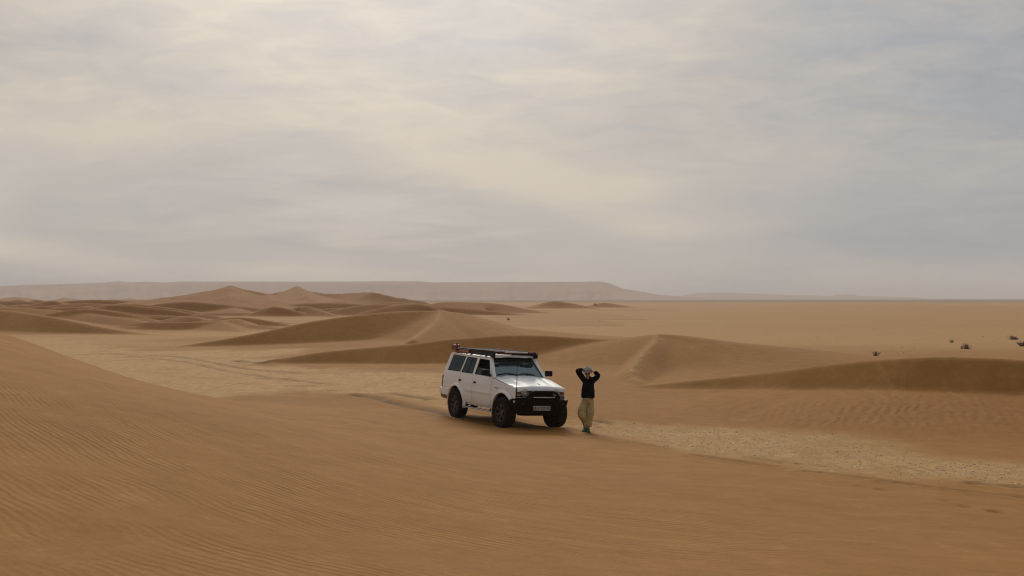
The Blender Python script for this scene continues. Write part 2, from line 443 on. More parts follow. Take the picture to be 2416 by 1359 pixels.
for i in range(26):                                     # low soft dunes crowding the left middle distance
    dep = rr.uniform(112, 175); px_ = rr.uniform(-250, 600)
    wd = rr.uniform(5, 13); hgt = rr.uniform(.45, 1.25); cxx = (px_ - 1208) / FPX * dep; ang = rr.uniform(-.6, .1)
    pts = [(cxx + t * wd * math.cos(ang), dep + t * wd * math.sin(ang) + t * t * rr.uniform(-1, 3), hgt * q * rr.uniform(.8, 1.1) - .02) for t, q in ((-1, 0), (-.6, .5), (-.2, .95), (.15, 1), (.6, .55), (1, 0))]
    RIDGES.append(dict(w=pts, slip=rr.uniform(.3, .5), wind=rr.uniform(.1, .18), a=.3, sa=.05, r=.3, k=.5))
for rd in RIDGES:
    if 'w' not in rd:
        rd['w'] = [W(*q) for q in rd['p']]
    rd['c'] = catmull(rd['w'], 5)

# vehicle's stance (fitted): centre of its wheelbase and its plane on the sand
V_F = Vector((0, 0, 0)); V_YAW, V_PIT, V_ROL, V_X, V_D = .48, .004, -.046, -.198, 31.3
vf = (math.sin(V_YAW), -math.cos(V_YAW)); vl = (-vf[1], vf[0])
V_MAT = Matrix(((vf[0], vl[0], 0), (vf[1], vl[1], 0), (0, 0, 1))) @ Matrix(((1, 0, V_PIT), (0, 1, -V_ROL), (-V_PIT, V_ROL, 1)))

# wheel tracks: (pixel points on the pan, half width)
TRACKS = [
    ([(170, 838), (240, 835), (320, 838), (420, 843), (480, 852), (540, 864), (610, 874), (700, 880)], .20, .7),
    ([(300, 840), (360, 846), (440, 855), (500, 868), (560, 880), (660, 893), (760, 905)], .18, .5),
    ([(838, 931), (880, 938), (940, 952), (1000, 965), (1070, 982)], .22, 1.0),
    ([(930, 928), (970, 934), (1020, 942)], .2, .8),
    ([(560, 852), (590, 856), (620, 860)], .3, 1.0),
    ([(450, 893), (500, 893)], .2, .7), ([(620, 893), (670, 894)], .2, .7), ([(690, 911), (735, 911)], .15, .6), ([(770, 921), (790, 922)], .15, .6), ([(560, 905), (600, 906)], .15, .4),
    ([(1335, 1008), (1380, 1014)], .12, .6), ([(1400, 986), (1440, 993)], .12, .7),
    ([(1640, 1079), (1700, 1088), (1760, 1096), (1830, 1107)], .09, .9),
    ([(1900, 1118), (2000, 1130), (2100, 1146), (2200, 1160), (2300, 1170), (2460, 1183)], .09, .8),
    ([(2080, 1148), (2200, 1163), (2320, 1176), (2460, 1186)], .07, .7),
    ([(2290, 1143), (2360, 1149), (2460, 1157)], .09, 1.0),
    ([(1480, 1045), (1580, 1062)], .07, .6),
    ([(1760, 1080), (1850, 1093), (1960, 1104)], .08, .35),
    ([(760, 1003), (840, 1012), (900, 1024)], .10, .35),
]
MARKS = [(1392, 1010, .6), (1404, 1004, .6), (1398, 997, .5), (1412, 991, .5), (1406, 985, .45), (1420, 980, .4), (1416, 973, .35), (1366, 1021, .6), (1352, 1016, .5), (1345, 1024, .5), (1330, 1019, .45), (2345, 1230, .8), (2275, 1218, .5), (2230, 1200, .4), (2080, 1165, .6), (2030, 1155, .4), (2355, 1232, .6)]

PAN_POLYS = [
    [W0(*q) for q in [(1340, 984), (1400, 984), (1520, 992), (1650, 1002), (1780, 1009), (1900, 1020), (2010, 1030), (2120, 1048), (2150, 1064), (2260, 1076), (2460, 1090), (2800, 1150),
                      (2600, 1180), (2416, 1160), (2250, 1148), (2050, 1133), (1900, 1113), (1780, 1096), (1640, 1075), (1500, 1047), (1390, 1022), (1340, 1005)]],
    [W0(*q) for q in [(-300, 796), (0, 796), (180, 797), (360, 828), (480, 826), (740, 825), (640, 845), (600, 864), (760, 870), (900, 874), (1040, 883), (1160, 900), (1060, 965), (960, 948), (860, 932), (700, 925), (480, 945), (200, 905), (-300, 880)]],
]

def terrain(x, y):
    """height, gravel share, ripple share, second ripple share, track darkness"""
    shp = x.shape; x = x.ravel(); y = y.ravel(); r = np.hypot(x, y)
    z = (fbm(x / 14, y / 14, 3, 3) - .5) * .10 + (fbm(x / 900, y / 900, 5, 3) - .5) * np.clip((r - 300) / 400, 0, 1) * 2.0
    fgm = (np.abs(x) < 70) & (y < 90) & (y > -60)
    f = np.full_like(x, -5.0); f[fgm] = tps(x[fgm], y[fgm])
    edge = sstep(np.maximum(np.abs(x) / 70, np.maximum(y / 90, -y / 60)), .45, 1.0); f = f * (1 - edge) - 1.0 * edge
    f = f + (fbm(x / 5, y / 5, 9, 3) - .5) * .10 * np.clip(r / 8, 0, 1) + (fbm(x / 1.6, y / 1.1, 12, 2) - .5) * .025
    fore = sstep(f - z, -.05, .10)
    z = smax(f, z, .10)
    dune = np.zeros_like(x)
    for rd in RIDGES:
        C = rd['c']; hm = C[:, 2].max() + .3; reach = (hm / min(rd['slip'], rd['wind'], max(rd['sa'], .03)) * .9 + 4) if not rd.get('star') else hm * 9
        m = (x > C[:, 0].min() - reach) & (x < C[:, 0].max() + reach) & (y > C[:, 1].min() - reach) & (y < C[:, 1].max() + reach)
        if not m.any(): continue
        xm, ym = x[m], y[m]
        big = max(1.0, C[:, 1].mean() / 60)
        wob = (fbm(xm / (5 * big), ym / (5 * big), 21, 3) - .5) * .7 * big
        d, h, s = poly_dist(xm, ym + wob * .6, C)
        dd = np.sqrt(d * d + rd['r'] ** 2) - rd['r']
        ap = rd['a'] * h - rd['sa'] * d
        front = smax(h - rd['slip'] * dd, ap, .06 * big)
        back = h - rd['wind'] * dd
        if rd.get('star'):                             # concave flanks of a star dune
            hh = np.maximum(h, .3)
            front = hh * np.exp(-rd['slip'] * dd / hh * 1.15); back = hh * np.exp(-rd['wind'] * dd / hh * 1.15)
            front = front * (h > .3); back = back * (h > .3)
            wv_ = (fbm(xm / 9, ym / 14, 77, 4) - .5) * 1.2 * np.clip(front / 3, 0, 1); front = front + wv_; back = back + wv_
        wb = sstep(s, -.9, .9)
        q = front * (1 - wb) + back * wb - .02
        dune[m] = np.maximum(dune[m], sstep(q - z[m], -.10, .12))
        z[m] = smax(q, z[m], rd['k'] * .5)
    trail = np.zeros_like(x)
    for rd in RIDGES:                                   # footprints along two of the spurs
        if not rd.get('trail'): continue
        C = rd['c']; m = (x > C[:, 0].min() - 2) & (x < C[:, 0].max() + 2) & (y > C[:, 1].min() - 2) & (y < C[:, 1].max() + 2)
        d, _, _ = poly_dist(x[m], y[m], C)
        g = np.exp(-(d / .32) ** 2); nz = vnoise(x[m] / .28, y[m] / .28, 91) - .5
        z[m] += .07 * g * nz; trail[m] = np.maximum(trail[m], g * (.55 + nz * .6))
    # the sand the vehicle stands on
    ux = (x - V_X) * vf[0] + (y - V_D) * vf[1]; uy = (x - V_X) * vl[0] + (y - V_D) * vl[1]
    zc = -V_PIT * ux + V_ROL * uy
    far = np.maximum(np.maximum(np.abs(ux) - 2.2, np.abs(uy) - 1.3), 0)
    wt = 1 - sstep(far, 0, 3.2)
    z = z * (1 - wt) + zc * wt
    for wx in (-1.3625, 1.3625):
        for wy in (-.74, .74):
            z -= .03 * np.exp(-(((ux - wx) / .22) ** 2 + ((uy - wy) / .2) ** 2))
            z += .04 * np.exp(-(((ux - wx - .40) / .13) ** 2 + ((uy - wy) / .25) ** 2)) + .035 * np.exp(-(((ux - wx) / .35) ** 2 + ((np.abs(uy - wy) - .25) / .09) ** 2))
            z -= .045 * np.exp(-((uy - wy) / .15) ** 2) * sstep(wx - ux, .1, .5) * (1 - sstep(wx - ux, 3.5, 7.0))
    # gravel
    pan = np.zeros_like(x)
    m = (r < 260) & (y > 5)
    xm, ym = x[m], y[m]
    dist = np.full(xm.shape, -1e9)
    for P in PAN_POLYS: dist = np.maximum(dist, sdf_poly(xm, ym, P))
    nz = (fbm(xm / 1.3, ym / 2.2, 31, 4) - .5)
    sc_ = np.clip(ym / 45, .5, 2)
    pan[m] = sstep(dist + nz * 2.4 * sc_, -.6, 1.1) * (1 - .85 * sstep(dune[m], .5, 1.0)) * (.68 + .32 * sstep(fbm(xm / .9, ym / 1.4, 37, 4) + np.clip(dist, -1, 2) * .06, .38, .62))
    px = 1208 + FPX * x / np.maximum(y, 1)
    plain = sstep(y + (fbm(x / 9, y / 9, 33, 3) - .5) * 14, 64, 90) * (1 - dune * .9)
    pan = np.maximum(pan, plain * .68 * np.where(y > 0, 1, 0))
    pan = np.maximum(pan, np.clip(trail, 0, 1) * .6)
    sm = np.exp(-(((x - 12.6) / 2.2) ** 2 + ((y - 34.9) / 1.6) ** 2)) * sstep(vnoise(x / .22, y / 1.4, 95), .55, .85)
    pan = np.maximum(pan, sm * .40)
    # tracks
    trk = np.zeros_like(x)
    m = (r > 12) & (r < 90) & (y > 0)
    xm, ym = x[m], y[m]; zt = np.zeros_like(xm); tt = np.zeros_like(xm)
    for pts, hw, q in TRACKS:
        P = catmull([np.array(W0(*p_)[:2]) for p_ in pts], 6)
        d, _, _ = poly_dist(xm, ym + (fbm(xm / .5, ym / .5, 41, 2) - .5) * .12, P)
        g = np.exp(-(d / hw) ** 2) * (.55 + .9 * (fbm(xm / .6, ym / .6, 43, 2) - .2))
        tt = np.maximum(tt, g * q); zt -= .05 * q * g; zt += .03 * q * np.exp(-((d - 2 * hw) / hw) ** 2)
    z[m] += zt; trk[m] = tt
    for mx, my, q in MARKS:
        P = W0(mx, my, .1); e = np.exp(-(((x - P[0]) / .10) ** 2 + ((y - P[1]) / .14) ** 2))
        z -= .045 * e; trk = np.maximum(trk, q * e)
    rip = fore * (1 - .55 * sstep(x, -1, 5)) * (1 - sstep(r, 19, 32)) * (.55 + .45 * sstep(fbm(x / 3, y / 3, 51, 2), .35, .6)) * (1 - wt)
    q = W(2010, 985, 31.5)
    rip2 = np.exp(-(((x - q[0] - .4) / 3.0) ** 2 + ((y - q[1]) / 2.6) ** 2)) * (1 - pan) + .35 * np.exp(-(((x - q[0] - 4) / 3.0) ** 2 + ((y - q[1] + 2) / 2.5) ** 2)) * (1 - pan)
    # colour of the sand: the orange drift on the aprons
    org = np.exp(-(((x - 5) / 9.0) ** 2 + ((y - 40) / 9.0) ** 2)) * .25 + .8 * np.exp(-(((x - 13) / 6.0) ** 2 + ((y - 30) / 5.0) ** 2))
    org = org + .8 * dune * sstep(y, 100, 180)  # far dunes redder, with shade of their viewer-facing sides put into the colour
    org = np.clip(org, 0, 1) * (1 - pan) * (1 - fore)
    sh = lambda a: a.reshape(shp)
    return sh(z), sh(pan), sh(rip), sh(rip2), sh(trk), sh(org)

def ground_z(x, y):
    return float(terrain(np.array([float(x)]), np.array([float(y)]))[0][0])

def graded_radii():
    rs = [.5]
    while rs[-1] < 12000:
        r = rs[-1]
        if r < 6: st = .16
        elif r < 30: st = .085 + (r - 6) * .0032
        elif r < 66: st = .165
        elif r < 112: st = .24
        elif r < 480: st = .26 + (r - 112) * .0042
        else: st = r * .035
        rs.append(r + st)
    return np.array(rs)
RS = graded_radii()
half = R(26.5)
th = np.concatenate([np.linspace(-half, half, 860), np.linspace(half, 2 * math.pi - half, 110)[1:-1]])
TH, RR = np.meshgrid(th, RS)
GX, GY = RR * np.sin(TH), RR * np.cos(TH)
GZ, A_pan, A_rip, A_rip2, A_trk, A_org = terrain(GX, GY)
nr, nc = GX.shape
idx = np.arange(nr * nc).reshape(nr, nc)
nxt = np.roll(idx, -1, axis=1)
quads = np.stack([idx[:-1], idx[1:], nxt[1:], nxt[:-1]], -1).reshape(-1, 4)[:, ::-1]
cap = idx[0][::-1]
verts = np.stack([GX, GY, GZ], -1).reshape(-1, 3)
me = bpy.data.meshes.new('sand_ground')
nv, nq = len(verts), len(quads)
me.vertices.add(nv); me.vertices.foreach_set('co', verts.astype(np.float32).ravel())
me.loops.add(nq * 4 + nc); me.loops.foreach_set('vertex_index', np.concatenate([quads.ravel(), cap[::-1][::-1]]).astype(np.int32))
me.polygons.add(nq + 1)
me.polygons.foreach_set('loop_start', np.concatenate([np.arange(nq) * 4, [nq * 4]]).astype(np.int32))
me.polygons.foreach_set('use_smooth', np.ones(nq + 1, bool))
me.update(calc_edges=True)
for nm, a in (('pan', A_pan), ('rip', A_rip), ('riptwo', A_rip2), ('trk', A_trk), ('org', A_org)):
    at = me.attributes.new(nm, 'FLOAT', 'POINT'); at.data.foreach_set('value', a.ravel().astype(np.float32))

def sand_build(t, b, o):
    pos = t.node('ShaderNodeNewGeometry').outputs['Position']
    x, y, z = t.sep(pos)[:3]
    pan, rip, rip2, trk, org = [t.attr(n) for n in ('pan', 'rip', 'riptwo', 'trk', 'org')]
    n1 = t.noise(pos, .12, 5, .6)
    n2 = t.noise(pos, 1.3, 6, .65)
    n3 = t.noise(pos, 38, 4, .7)
    n4 = t.noise(t.vmath('MULTIPLY', pos, (1.0, .35, 1.0)), 4.5, 6, .7, .6)
    sand = t.mix(t.ramp(n1, .3, .7), (.332, .149, .034, 1), (.388, .183, .046, 1))
    sand = t.mix(t.math('MULTIPLY', t.ramp(n2, .35, .7), .35), sand, (.415, .204, .058, 1))
    sand = t.mix(org, sand, (.310, .128, .028, 1))
    sand = t.mix(t.ramp(n3, .3, .7, 0, .35), sand, (.21, .108, .029, 1))
    grav = t.mix(t.ramp(n4, .32, .68), (.440, .250, .096, 1), (.560, .345, .150, 1))
    grav = t.mix(t.ramp(t.noise(pos, 17, 5, .75), .42, .64, 0, .25), grav, (.33, .195, .078, 1))
    strk = t.noise(t.vmath('MULTIPLY', pos, (.018, .11, .0)), 1.0, 6, .62, .5)
    far_ = t.ramp(y, 90, 160)
    grav = t.mix(t.math('MULTIPLY', far_, t.ramp(strk, .40, .62, 0, .45)), grav, (.38, .23, .10, 1))
    col = t.mix(pan, sand, grav)
    stony = t.math('MULTIPLY', t.ramp(t.math('ADD', y, t.math('MULTIPLY', strk, 700)), 1150, 1500), .8)
    col = t.mix(stony, col, (.20, .125, .085, 1))
    grain = t.noise(pos, 1.7, 11, .86)                   # speckle at every scale
    col = t.mix(t.ramp(grain, .30, .52, .42, 0), col, (.165, .082, .020, 1))
    col = t.mix(t.ramp(grain, .50, .72, 0, .30), col, (.60, .36, .15, 1))
    col = t.mix(t.math('MULTIPLY', trk, .9, clamp=True), col, (.115, .065, .026, 1))
    t.put(b.inputs['Base Color'], col)
    # wind ripples
    xc = t.math('MINIMUM', t.math('MAXIMUM', x, -7.0), 6.0)
    ph = t.math('ADD', y, t.math('ADD', t.math('MULTIPLY', x, .47), t.math('MULTIPLY', t.math('MULTIPLY', xc, xc), -.085)))
    wob = t.math('MULTIPLY', t.noise(pos, .7, 4, .55), .55)
    wob2 = t.math('MULTIPLY', t.noise(pos, 2.6, 3, .5), .17)
    ph = t.math('ADD', ph, t.math('ADD', wob, wob2))
    s1 = t.math('SINE', t.math('MULTIPLY', ph, 2 * math.pi / .14))
    s2 = t.math('SINE', t.math('MULTIPLY', ph, 2 * math.pi / .43))
    amp = t.math('MULTIPLY', rip, t.ramp(t.noise(pos, .8, 4, .55), .36, .64, .10, 1.0))
    band = t.noise(t.comb(t.math('MULTIPLY', ph, 2.4), t.math('MULTIPLY', x, .22), 0.0), 1.0, 5, .6)
    t.put(b.inputs['Base Color'], t.mix(t.math('MULTIPLY', rip, t.ramp(band, .40, .66, 0, .22)), col, (.245, .122, .028, 1)))
    h = t.math('MULTIPLY', amp, t.math('ADD', t.math('MULTIPLY', s1, .0046), t.math('MULTIPLY', s2, .0034)))
    p2 = t.math('ADD', t.math('ADD', t.math('MULTIPLY', x, 1.0), t.math('MULTIPLY', y, -.22)), t.math('MULTIPLY', t.noise(pos, .8, 3, .5), .9))
    s3 = t.math('SINE', t.math('MULTIPLY', p2, 2 * math.pi / .30))
    h = t.math('ADD', h, t.math('MULTIPLY', t.math('MULTIPLY', rip2, .012), s3))
    gr = t.math('ADD', t.math('MULTIPLY', n3, .004), t.math('MULTIPLY', t.noise(pos, 9, 5, .7), t.math('ADD', .006, t.math('MULTIPLY', pan, .014))))
    h = t.math('ADD', h, gr)
    bn = t.node('ShaderNodeBump', ins={'Strength': 1.0, 'Distance': 1.0, 'Height': h})
    t.l.new(bn.outputs[0], b.inputs['Normal'])
    b.inputs['Specular IOR Level'].default_value = .15
M['sand'] = mat('sand', rough=.95, build=sand_build)
ground = link('sand_ground', me, M['sand'])
tag(ground, 'brown rippled desert sand with dunes and a pale gravel pan', 'ground', kind='structure')


# ------------------------------------------------------------------ table mountain and low hills on the skyline
def rock_build(t, b, o):
    pos = t.node('ShaderNodeNewGeometry').outputs['Position']
    n = t.noise(t.vmath('MULTIPLY', pos, (.25, .25, 1.6)), .02, 6, .6)
    n2 = t.noise(pos, .012, 6, .65)
    c = t.mix(t.ramp(n, .35, .65), (.42, .25, .17, 1), (.32, .19, .13, 1))
    t.put(b.inputs['Base Color'], t.mix(t.ramp(n2, .4, .65, 0, .5), c, (.44, .29, .21, 1)))
M['rock'] = mat('far_rock', rough=1.0, build=rock_build)

def tableland(name, prof, depth, back, label, seed, foot):
    """flat-topped land: skyline profile along x, a scree slope cut by gullies in front, a plateau behind"""
    xs = np.linspace(prof[0][0], prof[-1][0], 420)
    py = np.interp(xs, [p[0] for p in prof], [p[1] for p in prof])
    X = (xs - 1208) / FPX * depth; Z = CAM_H + (HORIZON - py) / FPX * depth + (fbm(xs / 16, xs * 0, seed, 4) - .5) * 1.6 * depth / 6000
    Z = np.maximum(Z, -2)
    rows = []
    n = 14
    for j in range(n + 1):
        t = j / n                                      # 0 foot .. 1 rim
        g = (fbm(xs / 15, np.full_like(xs, t * 1.2), seed + 3, 5) - .5)
        yy = depth - foot * (1 - t) ** .9 + g * foot * .6 * (1 - t) * (t > 0)
        zz = -3 + (Z + 3) * (t ** 1.35) * (1 + .12 * g * (1 - t))
        rows.append(np.stack([X * (yy / depth), yy, zz], -1))
    for q in (.3, 1.0):
        yy = np.full_like(X, depth + back * q); rows.append(np.stack([X * (yy / depth), yy, Z * (1 if q < 1 else .0) - (3 if q == 1 else 0)], -1))
    V = np.array(rows); a, b_ = V.shape[:2]
    F = [(i * b_ + k, i * b_ + k + 1, (i + 1) * b_ + k + 1, (i + 1) * b_ + k) for i in range(a - 1) for k in range(b_ - 1)]
    m_ = bpy.data.meshes.new(name); m_.from_pydata(V.reshape(-1, 3).tolist(), [], F)
    o = link(name, m_, M['rock'], None, True)
    return tag(o, label, 'hill', kind='structure')

tableland('table_mountain', [(-700, 690), (-300, 682), (0, 675), (60, 672), (120, 671), (240, 667), (282, 663), (300, 666), (345, 664.5), (380, 666), (420, 664.5), (500, 664), (700, 664.5), (980, 663.5), (1020, 666), (1150, 665.5), (1420, 664.5), (1440, 669), (1470, 681), (1510, 688), (1560, 696), (1610, 700), (1660, 704)],
          2700, 800, 'long flat-topped mesa fading in haze along the skyline', 61, 420)
tableland('low_hill', [(1560, 703), (1620, 696), (1650, 691), (1760, 692), (1850, 695), (1960, 698.5), (1972, 695), (2010, 695), (2030, 698.5), (2150, 701), (2200, 705), (2240, 704), (2330, 705.5), (2420, 704.5), (2700, 703), (2900, 706)],
          4300, 900, 'faint low flat hills on the horizon right of the mesa', 71, 600)

# ------------------------------------------------------------------ haze
hz_m = bpy.data.materials.new('haze_air'); hz_m.use_nodes = True
t = NT(hz_m.node_tree)
pv = t.node('ShaderNodeVolumePrincipled', ins={'Color': (0.965, 0.97, 0.975, 1), 'Density': 2.4e-4, 'Anisotropy': 0.0})
o_ = t.node('ShaderNodeOutputMaterial'); t.l.new(pv.outputs[0], o_.inputs['Volume'])
hz = MB().box(-13000, 13000, -13000, 13000, -14, 62).build('haze', hz_m)
tag(hz, 'thin pale dust haze in the air over the desert', 'haze', kind='stuff')


# ------------------------------------------------------------------ the off-road vehicle (x forward from the rear axle, y to its left, z up)
car = empty('off_road_vehicle')
rot = V_MAT.to_4x4().to_quaternion().to_matrix()
org_ = Vector((V_X, V_D, 0)) - rot @ Vector((1.3625, 0, 0))
car.matrix_world = Matrix.Translation(org_) @ rot.to_4x4()
tag(car, 'white boxy off-road vehicle with black roof rack parked on the sand', 'off-road vehicle')

YS = ([.44, .50, .62, .78, .80, .82, 1.035, 1.045, 1.06, 1.07, 1.15, 1.235, 1.72, 1.80], [.765, .785, .803, .812, .822, .812, .806, .796, .796, .800, .790, .772, .655, .63])
def ys(z): return float(np.interp(z, YS[0], YS[1]))
def taper(x): return .105 * min(max((x - 2.30) / .95, 0), 1) ** 1.4      # the nose narrows
WB, TR, RT = 2.725, .735, .392        # wheelbase, half track, tyre radius
ARC = .495
def arch(x, xc):
    d = abs(x - xc)
    return RT - .01 + math.sqrt(max(ARC * ARC - d * d, 0)) if d < ARC else -1

def side_panel(name, sgn, x0, x1, zb, zt, off=0.0, nx=28, nz=16, material=None, parent=car, depth=.022):
    xs = [x0 + (x1 - x0) * i / nx for i in range(nx + 1)]
    xs = sorted(set(xs))
    v = []; f = []
    m = nz + 1
    for x in xs:
        b, t_ = zb(x), zt(x)
        for j in range(m):
            z = b + (t_ - b) * j / nz
            v.append((x, sgn * (ys(z) - taper(x) + off), z))
    n0 = len(v)
    for i in range(len(xs) - 1):
        for j in range(nz):
            f.append((i * m + j, (i + 1) * m + j, (i + 1) * m + j + 1, i * m + j + 1))
    # folded edge
    ring = [i * m for i in range(len(xs))] + [(len(xs) - 1) * m + j for j in range(1, m)] + [i * m + nz for i in range(len(xs) - 2, -1, -1)] + [j for j in range(nz - 1, 0, -1)]
    for q in ring: v.append((v[q][0], v[q][1] - sgn * depth, v[q][2]))
    k = len(ring)
    for i in range(k):
        f.append((ring[i], ring[(i + 1) % k], n0 + (i + 1) % k, n0 + i))
    return MB().add(v, f).build(name, material or M['paint'], parent, smooth=True, angle=40)

def side_ring(name, sgn, outer, inner, off, depth, material, parent):
    n = len(outer); v = []; f = []
    for (x, z) in outer + inner: v.append((x, sgn * (ys(z) + off), z))
    for (x, z) in outer + inner: v.append((x, sgn * (ys(z) + off - depth), z))
    for i in range(n):
        j = (i + 1) % n
        f += [(i, j, n + j, n + i), (2 * n + i, 3 * n + i, 3 * n + j, 2 * n + j), (i, 2 * n + i, 2 * n + j, j), (n + i, n + j, 3 * n + j, 3 * n + i)]
    return MB().add(v, f).build(name, material, parent, bevel=.004, seg=1)

def side_plate(name, sgn, poly, off, depth, material, parent, bevel=0.0):
    return MB().prism(poly, lambda u, w_, t_: (u, sgn * (ys(w_) + off - t_), w_), 0, depth).build(name, material, parent, bevel=bevel, seg=1)

def rnd(poly, r=.04, n=3):
    """polygon with rounded corners"""
    o = []
    k = len(poly)
    for i in range(k):
        a, b, c = Vector(poly[i - 1]), Vector(poly[i]), Vector(poly[(i + 1) % k])
        p = b + (a - b).normalized() * r; q = b + (c - b).normalized() * r
        for j in range(n + 1):
            t_ = j / n; o.append(tuple((1 - t_) ** 2 * p + 2 * t_ * (1 - t_) * b + t_ * t_ * q))
    return o

def inset(poly, d):
    k = len(poly); o = []
    cx_ = sum(p[0] for p in poly) / k; cz_ = sum(p[1] for p in poly) / k
    for i in range(k):
        a, b, c = Vector(poly[i - 1]), Vector(poly[i]), Vector(poly[(i + 1) % k])
        n1 = Vector((-(b - a).y, (b - a).x)).normalized(); n2 = Vector((-(c - b).y, (c - b).x)).normalized()
        bi = (n1 + n2); bi = bi / max(bi.dot(n1), .3) if bi.length > 1e-6 else n1
        if bi.dot(Vector((cx_, cz_)) - b) < 0: bi = -bi
        o.append(tuple(b + bi * d))
    return o

BELT = 1.222
for sgn in (-1, 1):
    near = sgn < 0
    # lower body panels
    side_panel('rear_quarter_panel', sgn, -.93, .150, lambda x: max(arch(x, 0), .56), lambda x: BELT)
    rd_ = side_panel('rear_door', sgn, .166, .960, lambda x: max(arch(x, 0), .475), lambda x: BELT)
    fd_ = side_panel('front_door', sgn, .976, 2.079, lambda x: .475, lambda x: BELT)
    side_panel('front_fender', sgn, 2.095, 3.235, lambda x: max(arch(x, WB), .475 if x < WB else .76), lambda x: 1.205 - (x - 2.095) * .158, nx=34)
    # door pressings
    for dpar, xa, xb in ((rd_, .53, .94), (fd_, 1.0, 2.06)):
        side_panel('rubbing_strip', sgn, xa, xb, lambda x: .765, lambda x: .80, off=.012, nx=4, nz=3, parent=dpar, depth=.02)
        hx = .19 if dpar is rd_ else 1.10
        side_plate('door_handle', sgn, rnd([(hx - .045, 1.00), (hx + .085, 1.00), (hx + .085, 1.052), (hx - .045, 1.052)], .018), .014, .02, M['plastic'], dpar)
    # sill
    side_panel('sill', sgn, .50, 2.225, lambda x: .415, lambda x: .468, off=-.02, nx=6, nz=4)
    # greenhouse: rear side window, door frames
    rq = [(-.80, BELT), (.145, BELT), (.315, 1.70), (-.66, 1.715)]
    rqi = [(-.70, 1.245), (.118, 1.245), (.270, 1.672), (-.575, 1.685)]
    side_ring('window_surround', sgn, rnd(rq, .02), rnd(rqi, .035), 0, .03, M['paint'], car)
    side_plate('rear_side_window', sgn, rnd(rqi, .035), -.006, .006, M['tint'], car)
    rdo = [(.155, BELT), (.967, BELT), (1.045, 1.695), (.325, 1.70)]
    rdi = [(.195, 1.237), (.905, 1.235), (.975, 1.655), (.345, 1.668)]
    side_ring('window_frame', sgn, rnd(rdo, .02), rnd(rdi, .03), .004, .03, M['paint'], rd_)
    side_plate('rear_door_window', sgn, rnd(rdi, .03), -.006, .006, M['tint'], rd_)
    side_ring('window_seal', sgn, rnd(rdi, .03), rnd(inset(rdi, .018), .03), .000, .012, M['plastic'], rd_)
    side_plate('window_divider', sgn, [(.56, 1.24), (.58, 1.24), (.69, 1.66), (.67, 1.66)], .000, .01, M['plastic'], rd_)
    fdo = [(.977, BELT), (2.09, BELT), (1.745, 1.685), (1.055, 1.695)]
    fdi = [(1.035, 1.235), (1.985, 1.222), (1.69, 1.645), (1.105, 1.655)]
    side_ring('window_frame', sgn, rnd(fdo, .02), rnd(fdi, .03), .004, .03, M['paint'], fd_)
    side_ring('window_seal', sgn, rnd(fdi, .03), rnd(inset(fdi, .016), .03), .000, .012, M['plastic'], fd_)
    if near:    # wound half down
        side_plate('front_door_window', sgn, rnd([(1.052, 1.237), (1.965, 1.237), (1.845, 1.405), (1.075, 1.42)], .02), -.014, .005, M['tint'], fd_)
    else:
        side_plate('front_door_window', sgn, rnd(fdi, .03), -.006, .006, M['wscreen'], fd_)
    # A pillar and gutter
    ap = MB()
    ap.hexa([(2.165, sgn * .70, 1.215), (2.165, sgn * .775, 1.205), (2.085, sgn * .785, 1.215), (2.085, sgn * .70, 1.215),
             (1.705, sgn * .575, 1.700), (1.715, sgn * .660, 1.690), (1.635, sgn * .668, 1.70), (1.625, sgn * .575, 1.71)])
    ap.build('windscreen_pillar', M['paint'], car, bevel=.012)
    MB().bar((-.68, sgn * .668, 1.722), (1.72, sgn * .668, 1.705), .022, .022).build('roof_gutter', M['paint'], car, bevel=.006)
    # flares over the wheels
    for xc, a0, a1 in ((0, -8, 188), (WB, 42, 190)):
        v = []; f = []; n = 26; prof = [(ARC - .012, .0), (ARC - .012, .045), (ARC + .012, .052), (ARC + .05, .030), (ARC + .072, -.006)]
        for i in range(n + 1):
            a = R(a0 + (a1 - a0) * i / n)
            for rr_, of in prof:
                z = RT - .01 + rr_ * math.sin(a)
                xx = xc + rr_ * math.cos(a)
                v.append((xx, sgn * (ys(min(max(z, .5), 1.0)) + of - .8 * taper(xx)), z))
        m = len(prof)
        for i in range(n):
            for j in range(m - 1): f.append((i * m + j, (i + 1) * m + j, (i + 1) * m + j + 1, i * m + j + 1))
        MB().add(v, f).build('wheel_arch_flare', M['paint'], car, smooth=True, angle=60)
    # step under the doors
    st = MB().box(.50, 2.20, min(sgn * .70, sgn * .86), max(sgn * .70, sgn * .86), .335, .365).build('side_step', M['silver'], car, bevel=.012)
    for xb in (.75, 1.9): MB().box(xb - .02, xb + .02, min(sgn * .5, sgn * .72), max(sgn * .5, sgn * .72), .345, .40).build('bracket', M['steel'], st)
    # lamps
    side_plate('tail_lamp', sgn, [(-.955, .77), (-.895, .77), (-.895, 1.10), (-.955, 1.10)], .012, .06, M['redlens'], car, bevel=.008)
    cl = MB().hexa([(3.050, sgn * .700, .845), (3.255, sgn * .662, .845), (3.255, sgn * .555, .845), (3.050, sgn * .555, .845),
                    (3.050, sgn * .712, .985), (3.255, sgn * .676, .985), (3.255, sgn * .555, .985), (3.050, sgn * .555, .985)]).build('corner_lamp', M['amber'], car, bevel=.01)
    MB().hexa([(3.080, sgn * .704, .826), (3.258, sgn * .668, .826), (3.258, sgn * .56, .826), (3.080, sgn * .56, .826),
               (3.080, sgn * .708, .868), (3.261, sgn * .672, .868), (3.261, sgn * .56, .868), (3.080, sgn * .56, .868)]).build('clear_strip', M['clearlens'], cl, bevel=.006)
    # headlamps: bowl, lens and bulb shield
    yc = sgn * .452
    hl = MB().box(3.210, 3.253, yc - .105, yc + .105, .818, .985).build('headlamp', M['plastic'], car, bevel=.012)
